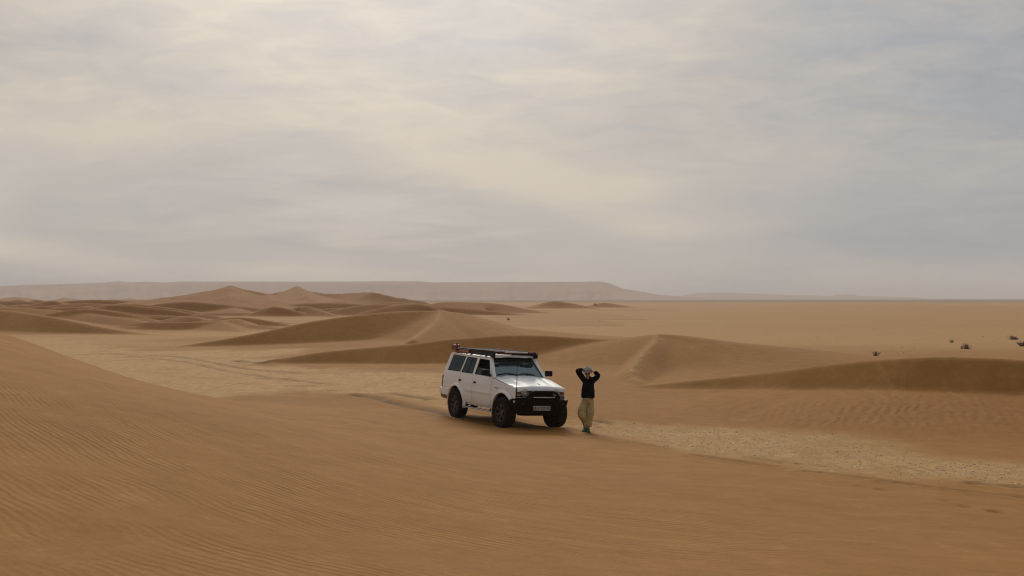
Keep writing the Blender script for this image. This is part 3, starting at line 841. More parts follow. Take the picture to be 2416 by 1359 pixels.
    prof = [(.012, .004), (.014, .03), (.022, .07), (.036, .095)]
    MB().lathe([(3.222 + a, b) for a, b in prof], (0, yc, .900), 'X', 24).build('reflector', M['reflector'], hl, smooth=True)
    MB().lathe([(3.268, .001), (3.267, .04), (3.262, .072), (3.256, .088)], (0, yc, .900), 'X', 24).build('lens', M['clearlens'], hl, smooth=True)
    MB().lathe([(3.250, .084), (3.270, .086), (3.270, .098), (3.250, .102)], (0, yc, .900), 'X', 24).build('bezel', M['silver'], hl, smooth=True)
    MB().lathe([(3.274, .001), (3.273, .022), (3.265, .034)], (0, yc + .012, .884), 'X', 14).build('bulb_shield', M['white'], hl, smooth=True)
    # wiper
    # mirror
    ym = sgn * .93
    mr = MB().hexa([(1.93, ym - .105, 1.255), (2.03, ym - .095, 1.265), (2.03, ym + .095, 1.265), (1.93, ym + .105, 1.255),
                    (1.93, ym - .105, 1.415), (2.02, ym - .092, 1.405), (2.02, ym + .092, 1.405), (1.93, ym + .105, 1.415)]).build('wing_mirror', M['plastic'], car, bevel=.02)
    MB().box(1.922, 1.927, ym - .09, ym + .09, 1.27, 1.40).build('mirror_glass', M['reflector'], mr)
    MB().bar((1.98, sgn * .76, 1.25), (1.98, sgn * .86, 1.29), .06, .05).build('mirror_arm', M['plastic'], mr, bevel=.008)
    # mud flap behind the rear wheel
    MB().box(-.47, -.455, min(sgn * .60, sgn * .82), max(sgn * .60, sgn * .82), .30, .58).build('mud_flap', M['mud'], car)

# fender badge, small raised dashes as seen
for k in range(4):
    MB().box(2.30 + k * .045, 2.335 + k * .045, -.8135, -.800, .962, .978).build('fender_badge', M['badge'], car)

# roof
v = []; f = []; nx_, ny_ = 18, 14
for i in range(nx_ + 1):
    x = 1.68 - 2.40 * i / nx_
    for j in range(ny_ + 1):
        u = -1 + 2 * j / ny_
        e = min(1, (1.68 - x) / .25) * min(1, (x + .72) / .2)
        z = 1.70 + .055 * (1 - abs(u) ** 2.6) * (.45 + .55 * e)
        v.append((x, u * .662, z))
for i in range(nx_):
    for j in range(ny_): f.append((i * (ny_ + 1) + j, (i + 1) * (ny_ + 1) + j, (i + 1) * (ny_ + 1) + j + 1, i * (ny_ + 1) + j + 1))
MB().add(v, f).build('roof', M['paint'], car, smooth=True)
MB().box(1.60, 1.69, -.62, .62, 1.66, 1.70).build('windscreen_header', M['plastic'], car, bevel=.01)

# bonnet with its raised centre and side channels
v = []; f = []; nx_, ny_ = 26, 40
for i in range(nx_ + 1):
    x = 2.11 + 1.15 * i / nx_
    wy = .774 - taper(x) * .93 - max(0, x - 3.15) * .10
    t_ = i / nx_
    ze = 1.222 - .165 * (x - 2.11) - .006 * t_ ** 2
    for j in range(ny_ + 1):
        u = -1 + 2 * j / ny_
        z = ze + .030 * (1 - abs(u) ** 4)
        c = .58 - .12 * t_                                   # shoulders of the raised centre
        bump_ = float(sstep(np.array(abs(u)), c + .10, c - .10))
        z += .020 * bump_ * (1 - t_ ** 3 * .9) - .008 * math.exp(-((abs(u) - c - .12) / .09) ** 2) * (1 - t_)
        if t_ > .93: z -= (t_ - .93) ** 2 * 9.0
        v.append((x, u * wy, z))
for i in range(nx_):
    for j in range(ny_): f.append((i * (ny_ + 1) + j, (i + 1) * (ny_ + 1) + j, (i + 1) * (ny_ + 1) + j + 1, i * (ny_ + 1) + j + 1))
# front lip
b0 = len(v)
for j in range(ny_ + 1):
    p = v[nx_ * (ny_ + 1) + j]; v.append((p[0] + .004, p[1], p[2] - .05))
for j in range(ny_): f.append((nx_ * (ny_ + 1) + j, b0 + j, b0 + j + 1, nx_ * (ny_ + 1) + j + 1))
hood = MB().add(v, f).build('bonnet', M['paint'], car, smooth=True, angle=50)
# the small grey mark on the bonnet
em = MB()
hz_ = lambda x: 1.222 - .165 * (x - 2.11) - .006 * ((x - 2.11) / 1.15) ** 2 + .030 + .020 * (1 - .9 * ((x - 2.11) / 1.15) ** 3) + .002
em.tube([(x, y, hz_(x)) for x, y in ((2.95, .07), (2.98, .10), (3.01, .075), (2.995, .05))], .008, 5)
em.tube([(x, y, hz_(x)) for x, y in ((3.02, .07), (3.06, .075), (3.09, .065))], .008, 5)
em.build('bonnet_mark', M['badge'], hood)

# cowl, windscreen, wipers
MB().hexa([(2.08, -.74, 1.18), (2.20, -.74, 1.16), (2.20, .74, 1.16), (2.08, .74, 1.18), (2.08, -.74, 1.235), (2.19, -.74, 1.222), (2.19, .74, 1.222), (2.08, .74, 1.235)]).build('cowl', M['plastic'], car, bevel=.01)
def wsp(u, w_, off=0.0):          # u across -1..1, w_ up 0..1
    y = u * (.715 - .125 * w_); x = 2.135 - .455 * w_ - .035 * u * u + off * .7; z = 1.235 + .435 * w_ + off * .7
    return (x, y, z)
v = []; f = []
for i in range(9):
    for j in range(17): v.append(wsp(-1 + j / 8, i / 8))
for i in range(8):
    for j in range(16): f.append((i * 17 + j, i * 17 + j + 1, (i + 1) * 17 + j + 1, (i + 1) * 17 + j))
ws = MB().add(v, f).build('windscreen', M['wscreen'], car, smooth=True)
fr = MB()
edge = [wsp(-.985, t_ / 8, .004) for t_ in range(9)] + [wsp(-.985 + 1.97 * t_ / 12, .985, .004) for t_ in range(1, 13)] + [wsp(.985, 1 - t_ / 8, .004) for t_ in range(1, 9)]
fr.tube(edge, .016, 6)
fr.build('windscreen_seal', M['plastic'], ws)
tb = MB()
tb.add([wsp(-.97, .90, .003), wsp(0, .90, .003), wsp(.97, .90, .003), wsp(.97, .985, .003), wsp(0, .985, .003), wsp(-.97, .985, .003)], [(0, 1, 4, 5), (1, 2, 3, 4)])
tb.build('shade_band', M['plastic'], ws)
for (a, b_, c_) in (((-.12, .02), (-.45, .20), (-.90, .10)), ((.62, .02), (.25, .20), (-.10, .10))):
    wp = MB()
    wp.tube([wsp(*a, .02), wsp((a[0] + b_[0]) / 2, .10, .03), wsp(*b_, .02)], .010, 5)
    wp.tube([wsp(b_[0] + .42, b_[1] - .10, .014), wsp(*b_, .018), wsp(*c_, .014)], .009, 5)
    wp.build('wiper', M['plastic'], car)
st = MB().add([wsp(.66, .70, -.004), wsp(.76, .70, -.004), wsp(.74, .86, -.004), wsp(.65, .86, -.004)], [(0, 1, 2, 3)])
st.build('windscreen_sticker', M['white'], ws)

# inside
MB().hexa([(1.86, -.66, 1.00), (2.12, -.68, 1.00), (2.12, .68, 1.00), (1.86, .66, 1.00), (1.78, -.66, 1.235), (2.10, -.68, 1.215), (2.10, .68, 1.215), (1.78, .66, 1.235)]).build('dashboard', M['dash'], car, bevel=.03)
sw = MB()
ring = []
for k in range(25):
    a = 2 * math.pi * k / 24
    ring.append((1.70 - .07 * math.sin(a), .37 + .18 * math.cos(a), 1.24 + .165 * math.sin(a)))
sw.tube(ring, .016, 6, cap=False)
sw.bar((1.70, .20, 1.24), (1.70, .54, 1.24), .03, .04); sw.bar((1.70, .37, 1.24), (1.90, .37, 1.14), .05, .05)
sw.build('steering_wheel', M['plastic'], car)
for x0, ys_ in ((1.02, (-.36, .36)), (.05, (-.40, 0, .40))):
    for yy in ys_:
        s_ = MB().hexa([(x0, yy - .25, .72), (x0 + .50, yy - .25, .72), (x0 + .50, yy + .25, .72), (x0, yy + .25, .72),
                        (x0, yy - .25, .86), (x0 + .50, yy - .25, .90), (x0 + .50, yy + .25, .90), (x0, yy + .25, .86)])
        s_.hexa([(x0 - .02, yy - .24, .84), (x0 + .12, yy - .24, .84), (x0 + .12, yy + .24, .84), (x0 - .02, yy + .24, .84),
                 (x0 - .16, yy - .20, 1.36), (x0 - .06, yy - .20, 1.37), (x0 - .06, yy + .20, 1.37), (x0 - .16, yy + .20, 1.36)])
        so = s_.build('seat', M['seat'], car, bevel=.03)
        MB().hexa([(x0 - .18, yy - .12, 1.40), (x0 - .08, yy - .12, 1.40), (x0 - .08, yy + .12, 1.40), (x0 - .18, yy + .12, 1.40),
                   (x0 - .19, yy - .10, 1.55), (x0 - .11, yy - .10, 1.55), (x0 - .11, yy + .10, 1.55), (x0 - .19, yy + .10, 1.55)]).build('headrest', M['seat'], so, bevel=.025)
MB().box(-.88, 2.10, -.74, .74, .58, .70).build('cabin_floor', M['under'], car)
MB().box(1.62, 1.64, -.10, .10, 1.55, 1.62).build('inside_mirror', M['plastic'], car, bevel=.01)

# bulkheads and inner arches so that gaps read dark
tub = MB()
tub.box(.52, 2.20, -.745, .745, .42, .64)
tub.box(-.90, -.51, -.745, .745, .58, .80)
tub.box(-.52, .52, -.50, .50, .50, .98); tub.box(2.20, 3.15, -.50, .50, .50, .97)
tub.box(3.10, 3.18, -.56, .56, .55, .96); tub.box(-.88, -.06, -.72, .72, .98, 1.10)
tub.box(2.10, 2.20, -.72, .72, .60, 1.12); tub.box(2.2, 3.1, -.62, .62, .93, .96)
tub.build('inner_body', M['under'], car)
ch = MB()
for s_ in (-1, 1):
    ch.box(-.95, 3.15, s_ * .42 - .045, s_ * .42 + .045, .40, .52)
ch.tube([(0, -.68, RT), (0, .68, RT)], .05, 10); ch.lathe([(-.12, .02), (-.1, .11), (.1, .11), (.12, .02)], (0, .05, RT), 'Y', 14)
ch.tube([(WB, -.68, RT), (WB, .68, RT)], .045, 10); ch.lathe([(-.1, .02), (-.08, .10), (.08, .10), (.1, .02)], (WB, .18, RT), 'Y', 14)
ch.tube([(.1, .05, RT), (1.5, .1, .45), (2.4, .1, .45)], .035, 8)
ch.box(1.2, 2.6, -.25, .3, .36, .5); ch.box(-.8, -.2, -.1, .5, .38, .56)
ch.build('chassis', M['under'], car)

# tail: gate with glass, rear bumper
MB().hexa([(-.96, -.76, .60), (-.90, -.79, .60), (-.90, .79, .60), (-.96, .76, .60), (-.945, -.76, 1.20), (-.86, -.765, 1.20), (-.86, .765, 1.20), (-.945, .76, 1.20)]).build('tailgate', M['paint'], car, bevel=.02)
tg = MB().hexa([(-.935, -.74, 1.205), (-.90, -.74, 1.205), (-.90, .74, 1.205), (-.935, .74, 1.205), (-.745, -.62, 1.68), (-.71, -.62, 1.68), (-.71, .62, 1.68), (-.745, .62, 1.68)]).build('rear_window', M['tint'], car)
for s_ in (-1, 1):
    MB().hexa([(-.945, s_ * .70, 1.20), (-.945, s_ * .775, 1.20), (-.79, s_ * .775, 1.215), (-.79, s_ * .70, 1.215), (-.75, s_ * .58, 1.715), (-.75, s_ * .662, 1.71), (-.64, s_ * .662, 1.715), (-.64, s_ * .58, 1.715)]).build('rear_pillar', M['paint'], car, bevel=.015)
MB().box(-.76, -.70, -.60, .60, 1.675, 1.735).build('rear_header', M['paint'], car, bevel=.01)
rb = MB()
rb.hexa([(-1.10, -.80, .56), (-.515, -.825, .56), (-.515, .825, .56), (-1.10, .80, .56), (-1.12, -.80, .755), (-.50, -.835, .77), (-.50, .835, .77), (-1.12, .80, .755)])
rbo = rb.build('rear_bumper', M['paint'], car, bevel=.025)
MB().hexa([(-1.03, -.77, .47), (-.53, -.80, .45), (-.53, .80, .45), (-1.03, .77, .47), (-1.09, -.79, .558), (-.52, -.815, .558), (-.52, .815, .558), (-1.09, .79, .558)]).build('bumper_valance', M['mud'], rbo, bevel=.015)
MB().box(-1.121, -1.09, -.79, -.70, .60, .70).build('reflector', M['redlens'], rbo)

# nose: grille, trim, steel bumper with hoop, winch bar lamp, plate
gp = MB().box(3.150, 3.222, -.60, .60, .775, .99).build('grille', M['steel'], car, bevel=.01)
for k in range(5):
    MB().box(3.222, 3.238, -.345, .345, .812 + k * .036, .826 + k * .036).build('grille_bar', M['plastic'], gp)
MB().box(3.160, 3.248, -.655, .655, .775, .800).build('lamp_trim', M['trim'], car, bevel=.01)
fb = MB()
fb.hexa([(3.050, -.77, .50), (3.350, -.64, .40), (3.350, .64, .40), (3.050, .77, .50), (3.050, -.80, .735), (3.450, -.66, .745), (3.450, .66, .745), (3.050, .80, .735)])
fb.hexa([(3.170, -.60, .345), (3.310, -.52, .345), (3.310, .52, .345), (3.170, .60, .345), (3.150, -.62, .44), (3.390, -.56, .44), (3.390, .56, .44), (3.150, .62, .44)])
fbo = fb.build('front_bumper', M['steel'], car, bevel=.018)
hp = MB()
hp.tube([(3.400, -.43, .74), (3.420, -.43, .83), (3.420, -.36, .915), (3.420, -.25, .95), (3.420, .25, .95), (3.420, .36, .915), (3.420, .43, .83), (3.400, .43, .74)], .030, 10)
hp.box(3.370, 3.450, -.46, -.36, .765, .85); hp.box(3.370, 3.450, .36, .46, .765, .85)
hp.build('hoop', M['steel'], fbo, smooth=True, angle=50)
MB().box(3.435, 3.450, -.30, .30, .80, .822).build('light_bar', M['white'], fbo, bevel=.003)
MB().box(3.380, 3.435, -.32, .32, .79, .832).build('light_bar_housing', M['steel'], fbo, bevel=.006)
for s_ in (-1, 1):
    fo = MB().lathe([(3.350, .055), (3.435, .058), (3.450, .05), (3.445, .045)], (0, s_ * .56, .655), 'X', 18).build('fog_lamp', M['plastic'], fbo, smooth=True)
    MB().lathe([(3.444, .047), (3.448, .02), (3.449, .001)], (0, s_ * .56, .655), 'X', 18).build('lens', M['clearlens'], fo, smooth=True) if False else None
    MB().lathe([(3.425, .0475), (3.430, .02), (3.431, .001)], (0, s_ * .56, .655), 'X', 18).build('fog_lens', M['shade'], fbo, smooth=True)
    # recovery eyes
    rg = [(3.410 + .035 * math.cos(R(a)), s_ * .36, .60 + .05 * math.sin(R(a))) for a in range(-90, 91, 20)]
    MB().tube(rg, .012, 6).build('recovery_eye', M['plastic'], fbo, smooth=True)
MB().hexa([(3.150, .70, .58), (3.310, .73, .60), (3.250, .775, .60), (3.130, .775, .58), (3.130, .70, .742), (3.350, .73, .742), (3.290, .785, .742), (3.110, .785, .742)]).build('bumper_wing', M['steel'], fbo, bevel=.01)
MB().box(3.250, 3.280, -.765, -.72, .66, .72).build('marker_tag', M['white'], fbo, bevel=.004)
# number plate: black strokes on pale ground, the characters as far as they can be read
def plate_pt(u, w_, off): return (3.412 + w_ * .0 + off, -.265 + u * .47, .488 + w_ * .108)
pl = MB().box(3.402, 3.412, -.27, .21, .484, .60).build('number_plate', M['plate'], fbo, bevel=.003)
GL = {'5': [[(.5, 1), (.1, .45), (.15, .1), (.4, .05), (.5, .25), (.6, .05), (.85, .1), (.9, .45), (.5, 1)]],
      '1': [[(.35, 1), (.55, .6), (.55, 0)]], '4': [[(.2, 1), (.3, .6), (.3, 0)], [(.3, .62), (.55, .55), (.85, .8), (.6, .98), (.4, .8)]],
      '3': [[(.1, 1), (.25, .6), (.25, 0)], [(.1, 1), (.3, .7), (.5, .95), (.65, .7), (.9, 1)]],
      'p': [[(.05, 0), (.35, .45), (.75, .5), (.95, .8), (.6, 1), (.45, .75)]], '9': [[(.75, .7), (.4, .95), (.2, .7), (.45, .5), (.75, .7), (.6, 0)]]}
for k, (g, u0) in enumerate([('5', .04), ('1', .15), ('p', .27), ('9', .42), ('1', .53), ('3', .64), ('1', .79), ('9', .87)]):
    mbk = MB(); wd = .10 if k < 6 else .075
    for sn, stv in enumerate(GL[g]):
        mbk.tube([plate_pt(u0 + a * wd, .18 + b_ * .64, .003 + .0006 * sn) for a, b_ in stv], .0065, 4)
    mbk.build('plate_character', M['ink'], pl)
MB().box(3.413, 3.413, .105, .109, .492, .592).build('plate_divider', M['ink'], pl)
# whip aerial
an = MB().tube([(3.270, -.690, .74), (3.270, -.693, 1.2), (3.265, -.703, 1.70)], [.011, .009, .007], 6)
an.build('aerial', M['steel'], car)

# wheels
def wheel_mesh():
    tb_ = MB(); w2 = .135
    prof = [(-.105, .225), (-.125, .25), (-.137, .30), (-.130, .345), (-.108, .374), (-.06, .380), (.06, .380), (.108, .374), (.130, .345), (.137, .30), (.125, .25), (.105, .225), (.06, .21), (-.06, .21), (-.105, .225)]
    tb_.lathe(prof, (0, 0, 0), 'Y', 40)
    for k in range(36):                    # tread lugs
        a = 2 * math.pi * k / 36
        for (y0, y1, da) in ((-.135, -.045, 0), (-.040, .040, .5), (.045, .135, 0)):
            aa = a + da * 2 * math.pi / 36; h = .055
            pts = []
            for rr_ in (.368, RT):
                for (yy, s_) in ((y0, -1), (y1, -1), (y1, 1), (y0, 1)):
                    q = aa + s_ * h / 2 / RT * 1.1; r2 = rr_ - (.018 if abs(yy) > .13 else 0)
                    pts.append((r2 * math.cos(q), yy, r2 * math.sin(q)))
            tb_.hexa(pts)
    rm = MB()
    rm.lathe([(-.11, .226), (-.118, .222), (-.112, .205), (-.06, .195), (.05, .19), (.10, .20), (.11, .226)], (0, 0, 0), 'Y', 32)
    rm.lathe([(-.085, .001), (-.092, .035), (-.085, .062), (-.05, .075), (-.03, .08)], (0, 0, 0), 'Y', 20)
    for k in range(6):
        a = 2 * math.pi * k / 6 + .26; ca, sa = math.cos(a), math.sin(a)
        for s_ in (-1, 1):
            a2 = a + s_ * .16
            p0 = (.05 * ca, -.075, .05 * sa); p1 = (.135 * math.cos(a + s_ * .10), -.095, .135 * math.sin(a + s_ * .10)); p2 = (.205 * math.cos(a2), -.085, .205 * math.sin(a2))
            rm.bar(p0, p1, .034, .03, (0, 1, 0)); rm.bar(p1, p2, .032, .03, (0, 1, 0))
    hb = MB()
    hb.lathe([(.06, .001), (.06, .16), (-.02, .165), (-.03, .10), (-.03, .001)], (0, 0, 0), 'Y', 24)
    return hb, tb_, rm
hb, tb_, rm = wheel_mesh()
first = None
for (x, s_, turn) in ((0, -1, 0), (WB, -1, 4), (WB, 1, 4), (0, 1, 0)):
    if first is None:
        wo = hb.build('wheel', M['under'], car, smooth=True)
        kids = [tb_.build('tyre', M['rubber'], wo, smooth=True, angle=30), rm.build('rim', M['rim'], wo, smooth=True, angle=30)]
        first = (wo, kids)
    else:
        wo = first[0].copy(); COL.objects.link(wo); wo.parent = car
        for k in first[1]:
            c_ = k.copy(); COL.objects.link(c_); c_.parent = wo
    wo.location = (x, s_ * TR, RT - .012)
    wo.rotation_euler = (0, random.uniform(0, 6), (0 if s_ < 0 else math.pi) + R(turn))

# roof rack: a part with beams, slats, fairing and lamps
RZ = 1.845
rk = MB()
for s_ in (-1, 1):
    rk.bar((-.78, s_ * .60, RZ), (1.80, s_ * .60, RZ), .045, .06)
rk.bar((1.80, -.62, RZ), (1.80, .62, RZ), .045, .06); rk.bar((-.78, -.62, RZ), (-.78, .62, RZ), .045, .06)
rko = rk.build('roof_rack', M['rackdark'], car, bevel=.008)
for k in range(8):
    x = -.60 + k * .31
    MB().bar((x, -.585, RZ + .012), (x, .585, RZ + .012), .13, .022).build('rack_slat', M['rack'], rko, bevel=.004)
for s_ in (-1, 1):
    MB().bar((-.70, s_ * .60, RZ + .034), (1.76, s_ * .60, RZ + .034), .05, .012).build('rack_rail', M['rack'], rko, bevel=.003)
    for x in (-.4, .5, 1.4):
        MB().hexa([(x - .04, s_ * .655, 1.71), (x + .04, s_ * .655, 1.71), (x + .04, s_ * .63, 1.71), (x - .04, s_ * .63, 1.71), (x - .04, s_ * .615, 1.82), (x + .04, s_ * .615, 1.82), (x + .04, s_ * .58, 1.82), (x - .04, s_ * .58, 1.82)]).build('rack_foot', M['steel'], rko)
    MB().hexa([(.36, s_ * .66, 1.755), (1.80, s_ * .66, 1.735), (1.80, s_ * .645, 1.735), (.36, s_ * .645, 1.755), (.36, s_ * .635, 1.815), (1.83, s_ * .635, 1.815), (1.83, s_ * .62, 1.815), (.36, s_ * .62, 1.815)]).build('side_fairing', M['rackdark'], rko, bevel=.004)
    MB().hexa([(1.70, s_ * .67, 1.70), (1.84, s_ * .66, 1.72), (1.84, s_ * .60, 1.72), (1.70, s_ * .60, 1.70), (1.70, s_ * .65, 1.83), (1.86, s_ * .645, 1.83), (1.86, s_ * .59, 1.83), (1.70, s_ * .59, 1.83)]).build('corner_bracket', M['steel'], rko, bevel=.006)
    MB().box(1.815, 1.87, min(s_ * .34, s_ * .60), max(s_ * .34, s_ * .60), 1.838, 1.878).build('red_lamp', M['redlens'], rko, bevel=.006)
MB().box(1.815, 1.865, -.335, .335, 1.842, 1.874).build('lamp_bar', M['white'], rko, bevel=.006)
# pale wind deflector under the rack's front
v = []; f = []
for j in range(13):
    u = -1 + j / 6
    v += [(1.79 - .05 * u * u, u * .60, 1.728), (1.70 - .05 * u * u, u * .585, 1.775), (1.69 - .05 * u * u, u * .585, 1.765)]
for j in range(12):
    f += [(3 * j, 3 * j + 3, 3 * j + 4, 3 * j + 1), (3 * j + 1, 3 * j + 4, 3 * j + 5, 3 * j + 2)]
MB().add(v, f).build('wind_deflector', M['white'], rko, smooth=True)
sv = MB()
v = []; f = []
for j in range(13):
    u = -1 + j / 6
    v += [(1.755 - .045 * u * u, u * .60, 1.722), (1.745 - .045 * u * u, u * .60, 1.700), (1.66 - .04 * u * u, u * .60, 1.708)]
for j in range(12):
    f += [(3 * j, 3 * j + 3, 3 * j + 4, 3 * j + 1), (3 * j + 1, 3 * j + 4, 3 * j + 5, 3 * j + 2)]
sv.add(v, f); sv.build('sun_visor', M['plastic'], car, smooth=True)

# things carried on the rack
def on_car(o):
    o.matrix_world = car.matrix_world @ o.matrix_world
jc = empty('fuel_can', (0, 0, 0)); tag(jc, 'small dark red can standing at the rear corner of the roof rack', 'fuel can')
jc.matrix_world = car.matrix_world @ Matrix.Translation((-.70, -.555, RZ - .05))
prof = rnd([(-.11, 0), (.11, 0), (.11, .145), (.06, .165), (-.11, .165)], .02)
MB().prism(prof, lambda u, w_, t_: (u, t_, w_), -.075, .075).build('can_body', M['red'], jc, bevel=.012)
MB().tube([(-.06, 0, .165), (-.04, 0, .195), (.03, 0, .195), (.05, 0, .165)], .011, 6).build('handle', M['red'], jc)
MB().lathe([(.150, .001), (.195, .001), (.195, .022), (.150, .024)], (.085, 0, 0), 'Z', 12).build('cap', M['redlens'], jc)
jk = empty('carrier_frame', (0, 0, 0)); tag(jk, 'long low red frame along the rear side edge of the vehicle roof rack', 'carrier frame')
jk.matrix_world = car.matrix_world @ Matrix.Translation((-.06, -.655, RZ - .03))
q = MB(); q.bar((-.42, 0, -.035), (.46, 0, -.045), .03, .045)
q.build('beam', M['red'], jk, bevel=.006)
for x0 in (-.40, .43):
    MB().bar((x0, 0, -.04), (x0, 0, .085 if x0 < 0 else .045), .035, .045, (1, 0, 0)).build('upright', M['red'], jk, bevel=.006)
for k in range(5):
    MB().lathe([(-.016, .001), (-.016, .026), (.016, .026), (.016, .001)], (-.30 + k * .15, .0, -.058), 'Y', 10).build('lug', M['red'], jk)
MB().tube([(-.36, .01, .035), (.0, .02, .025), (.40, .01, .015)], .016, 6).build('handle', M['rack'], jk)
MB().bar((-.46, .02, -.02), (-.46, .02, .13), .05, .05, (1, 0, 0)).build('foot_plate', M['red'], jk, bevel=.006)


# ------------------------------------------------------------------ the person: x to the viewer's right, y away from the viewer, z up
PX, PY = W0(1384, 1015)[:2]
PZ = ground_z(PX, PY)

def skin_mesh(name, pts, edges, material, parent=None, sub=2, noise=0.0, nscale=5.0, root=0):
    """one continuous surface grown round a skeleton; pts: (x, y, z, rx, ry)"""
    m_ = bpy.data.meshes.new(name); m_.from_pydata([p[:3] for p in pts], edges, [])
    o = bpy.data.objects.new(name, m_); COL.objects.link(o)
    sk = o.modifiers.new('skin', 'SKIN'); sk.use_smooth_shade = True; sk.branch_smoothing = .6
    if not m_.skin_vertices: m_.skin_vertices.new()
    for i, p in enumerate(pts):
        d = m_.skin_vertices[0].data[i]; d.radius = (p[3], p[4] if len(p) > 4 else p[3]); d.use_root = (i == root)
    sb = o.modifiers.new('sub', 'SUBSURF'); sb.levels = sub; sb.render_levels = sub
    bpy.context.view_layer.update()
    dg = bpy.context.evaluated_depsgraph_get()
    nm = bpy.data.meshes.new_from_object(o.evaluated_get(dg)); nm.name = name
    bpy.data.objects.remove(o); bpy.data.meshes.remove(m_)
    if noise:
        from mathutils import noise as mn
        for v_ in nm.vertices:
            c_ = v_.co
            v_.co = c_ + v_.normal * noise * (mn.noise(Vector((c_.x * nscale, c_.y * nscale, c_.z * nscale * .55))) + .5 * mn.noise(c_ * nscale * 2.3))
    return link(name, nm, material, parent, True)

S = 29.25 / 2800 / 7.15            # metres per zoomed pixel
def P(zx, zy, y=0.0): return ((zx - 392) * S, y, (1262 - zy) * S)
def pt(zx, zy, y, rx, ry=None): return P(zx, zy, y) + (rx, ry or rx)

# skeleton (metres): arms raised, both hands at the scarf
sk = [pt(410, 690, 0, .10, .08),          # 0 pelvis
      pt(412, 560, .0, .11, .08), pt(425, 430, .02, .10, .07), pt(430, 360, .03, .06, .05),   # 1..3 spine, chest, neck base
      pt(412, 310, .0, .05, .05), pt(405, 262, -.03, .070, .080), pt(403, 205, -.01, .082, .092), pt(403, 168, .0, .06, .07),  # 4..7 neck, head
      pt(352, 352, .02, .062), pt(292, 278, .02, .047), pt(235, 208, .03, .042), pt(292, 200, .05, .036), pt(342, 200, .075, .026),   # 8..12 right arm (left in view)
      pt(512, 345, .01, .062), pt(560, 320, -.05, .050), pt(590, 278, -.13, .044), pt(545, 245, -.12, .036), pt(498, 226, -.10, .026),   # 13..17
      pt(360, 750, .0, .06), pt(292, 930, -.09, .05), pt(368, 1170, .02, .042), pt(372, 1225, .02, .04), pt(352, 1243, -.10, .03),         # 18..22
      pt(455, 750, .0, .06), pt(440, 940, -.03, .05), pt(420, 1165, -.03, .042), pt(420, 1222, -.03, .04), pt(415, 1244, -.15, .03)]      # 23..27
ed = [(0, 1), (1, 2), (2, 3), (3, 4), (4, 5), (5, 6), (6, 7), (3, 8), (8, 9), (9, 10), (10, 11), (11, 12), (3, 13), (13, 14), (14, 15), (15, 16), (16, 17),
      (0, 18), (18, 19), (19, 20), (20, 21), (21, 22), (0, 23), (23, 24), (24, 25), (25, 26), (26, 27)]
person = skin_mesh('person', sk, ed, M['skin'], None, 2)
# hands: palm and five fingers each, joined into the body's own mesh
def hand(palm, knuckle, across, curl, thumb):
    """separate skinned finger chains rooted in the palm"""
    palm, knuckle, across, curl = Vector(palm), Vector(knuckle), Vector(across), Vector(curl)
    obs = []
    pp = [tuple(palm) + (.024, .018), tuple((palm + knuckle) / 2) + (.030, .016), tuple(knuckle) + (.030, .014)]
    obs.append(skin_mesh('palm', pp, [(0, 1), (1, 2)], M['skin'], None, 1))
    d = (knuckle - palm).normalized()
    for k, ln in enumerate((.062, .074, .078, .070)):
        a = knuckle - d * .012 + across * ((k - 1.5) * .0185)
        pts = [a, a + d * ln * .45 + curl * .006, a + d * ln * .75 + curl * .022, a + d * ln * .88 + curl * .042]
        obs.append(skin_mesh('finger', [tuple(p_) + (r_,) for p_, r_ in zip(pts, (.009, .0088, .0082, .007))], [(0, 1), (1, 2), (2, 3)], M['skin'], None, 1))
    a = palm + d * .02 + across * (-.03 if thumb < 0 else .03)
    s_ = -1 if thumb < 0 else 1
    pts = [a, a + across * s_ * .022 + d * .025 + curl * .006, a + across * s_ * .03 + d * .052 + curl * .016]
    obs.append(skin_mesh('thumb', [tuple(p_) + (r_,) for p_, r_ in zip(pts, (.011, .0095, .008))], [(0, 1), (1, 2)], M['skin'], None, 1))
    return obs
hs = hand(P(498, 226, -.10), P(470, 214, -.115), (0.2, -.35, .9), (-.5, .75, 0), -1) + hand(P(342, 200, .075), P(366, 196, .095), (0, .3, .95), (.6, -.6, 0), -1)
bm = bmesh.new(); bm.from_mesh(person.data)
for h_ in hs:
    bm.from_mesh(h_.data); bpy.data.objects.remove(h_)
# face: nose, ears, brow
def blob(bm_, c_, r_, sc_):
    g = bmesh.ops.create_uvsphere(bm_, u_segments=10, v_segments=8, radius=1.0)
    bmesh.ops.scale(bm_, vec=(r_ * sc_[0], r_ * sc_[1], r_ * sc_[2]), verts=g['verts']); bmesh.ops.translate(bm_, vec=c_, verts=g['verts'])
blob(bm, P(404, 268, -.112), .016, (.8, 1.2, 1.3)); blob(bm, P(404, 288, -.098), .024, (1.0, .5, .35)); blob(bm, P(404, 302, -.085), .03, (.9, .7, .6))
for sx in (362, 446): blob(bm, P(sx, 262, -.01), .022, (.4, .7, 1.2))
bm.to_mesh(person.data); bm.free()
person.data.polygons.foreach_set('use_smooth', [True] * len(person.data.polygons))

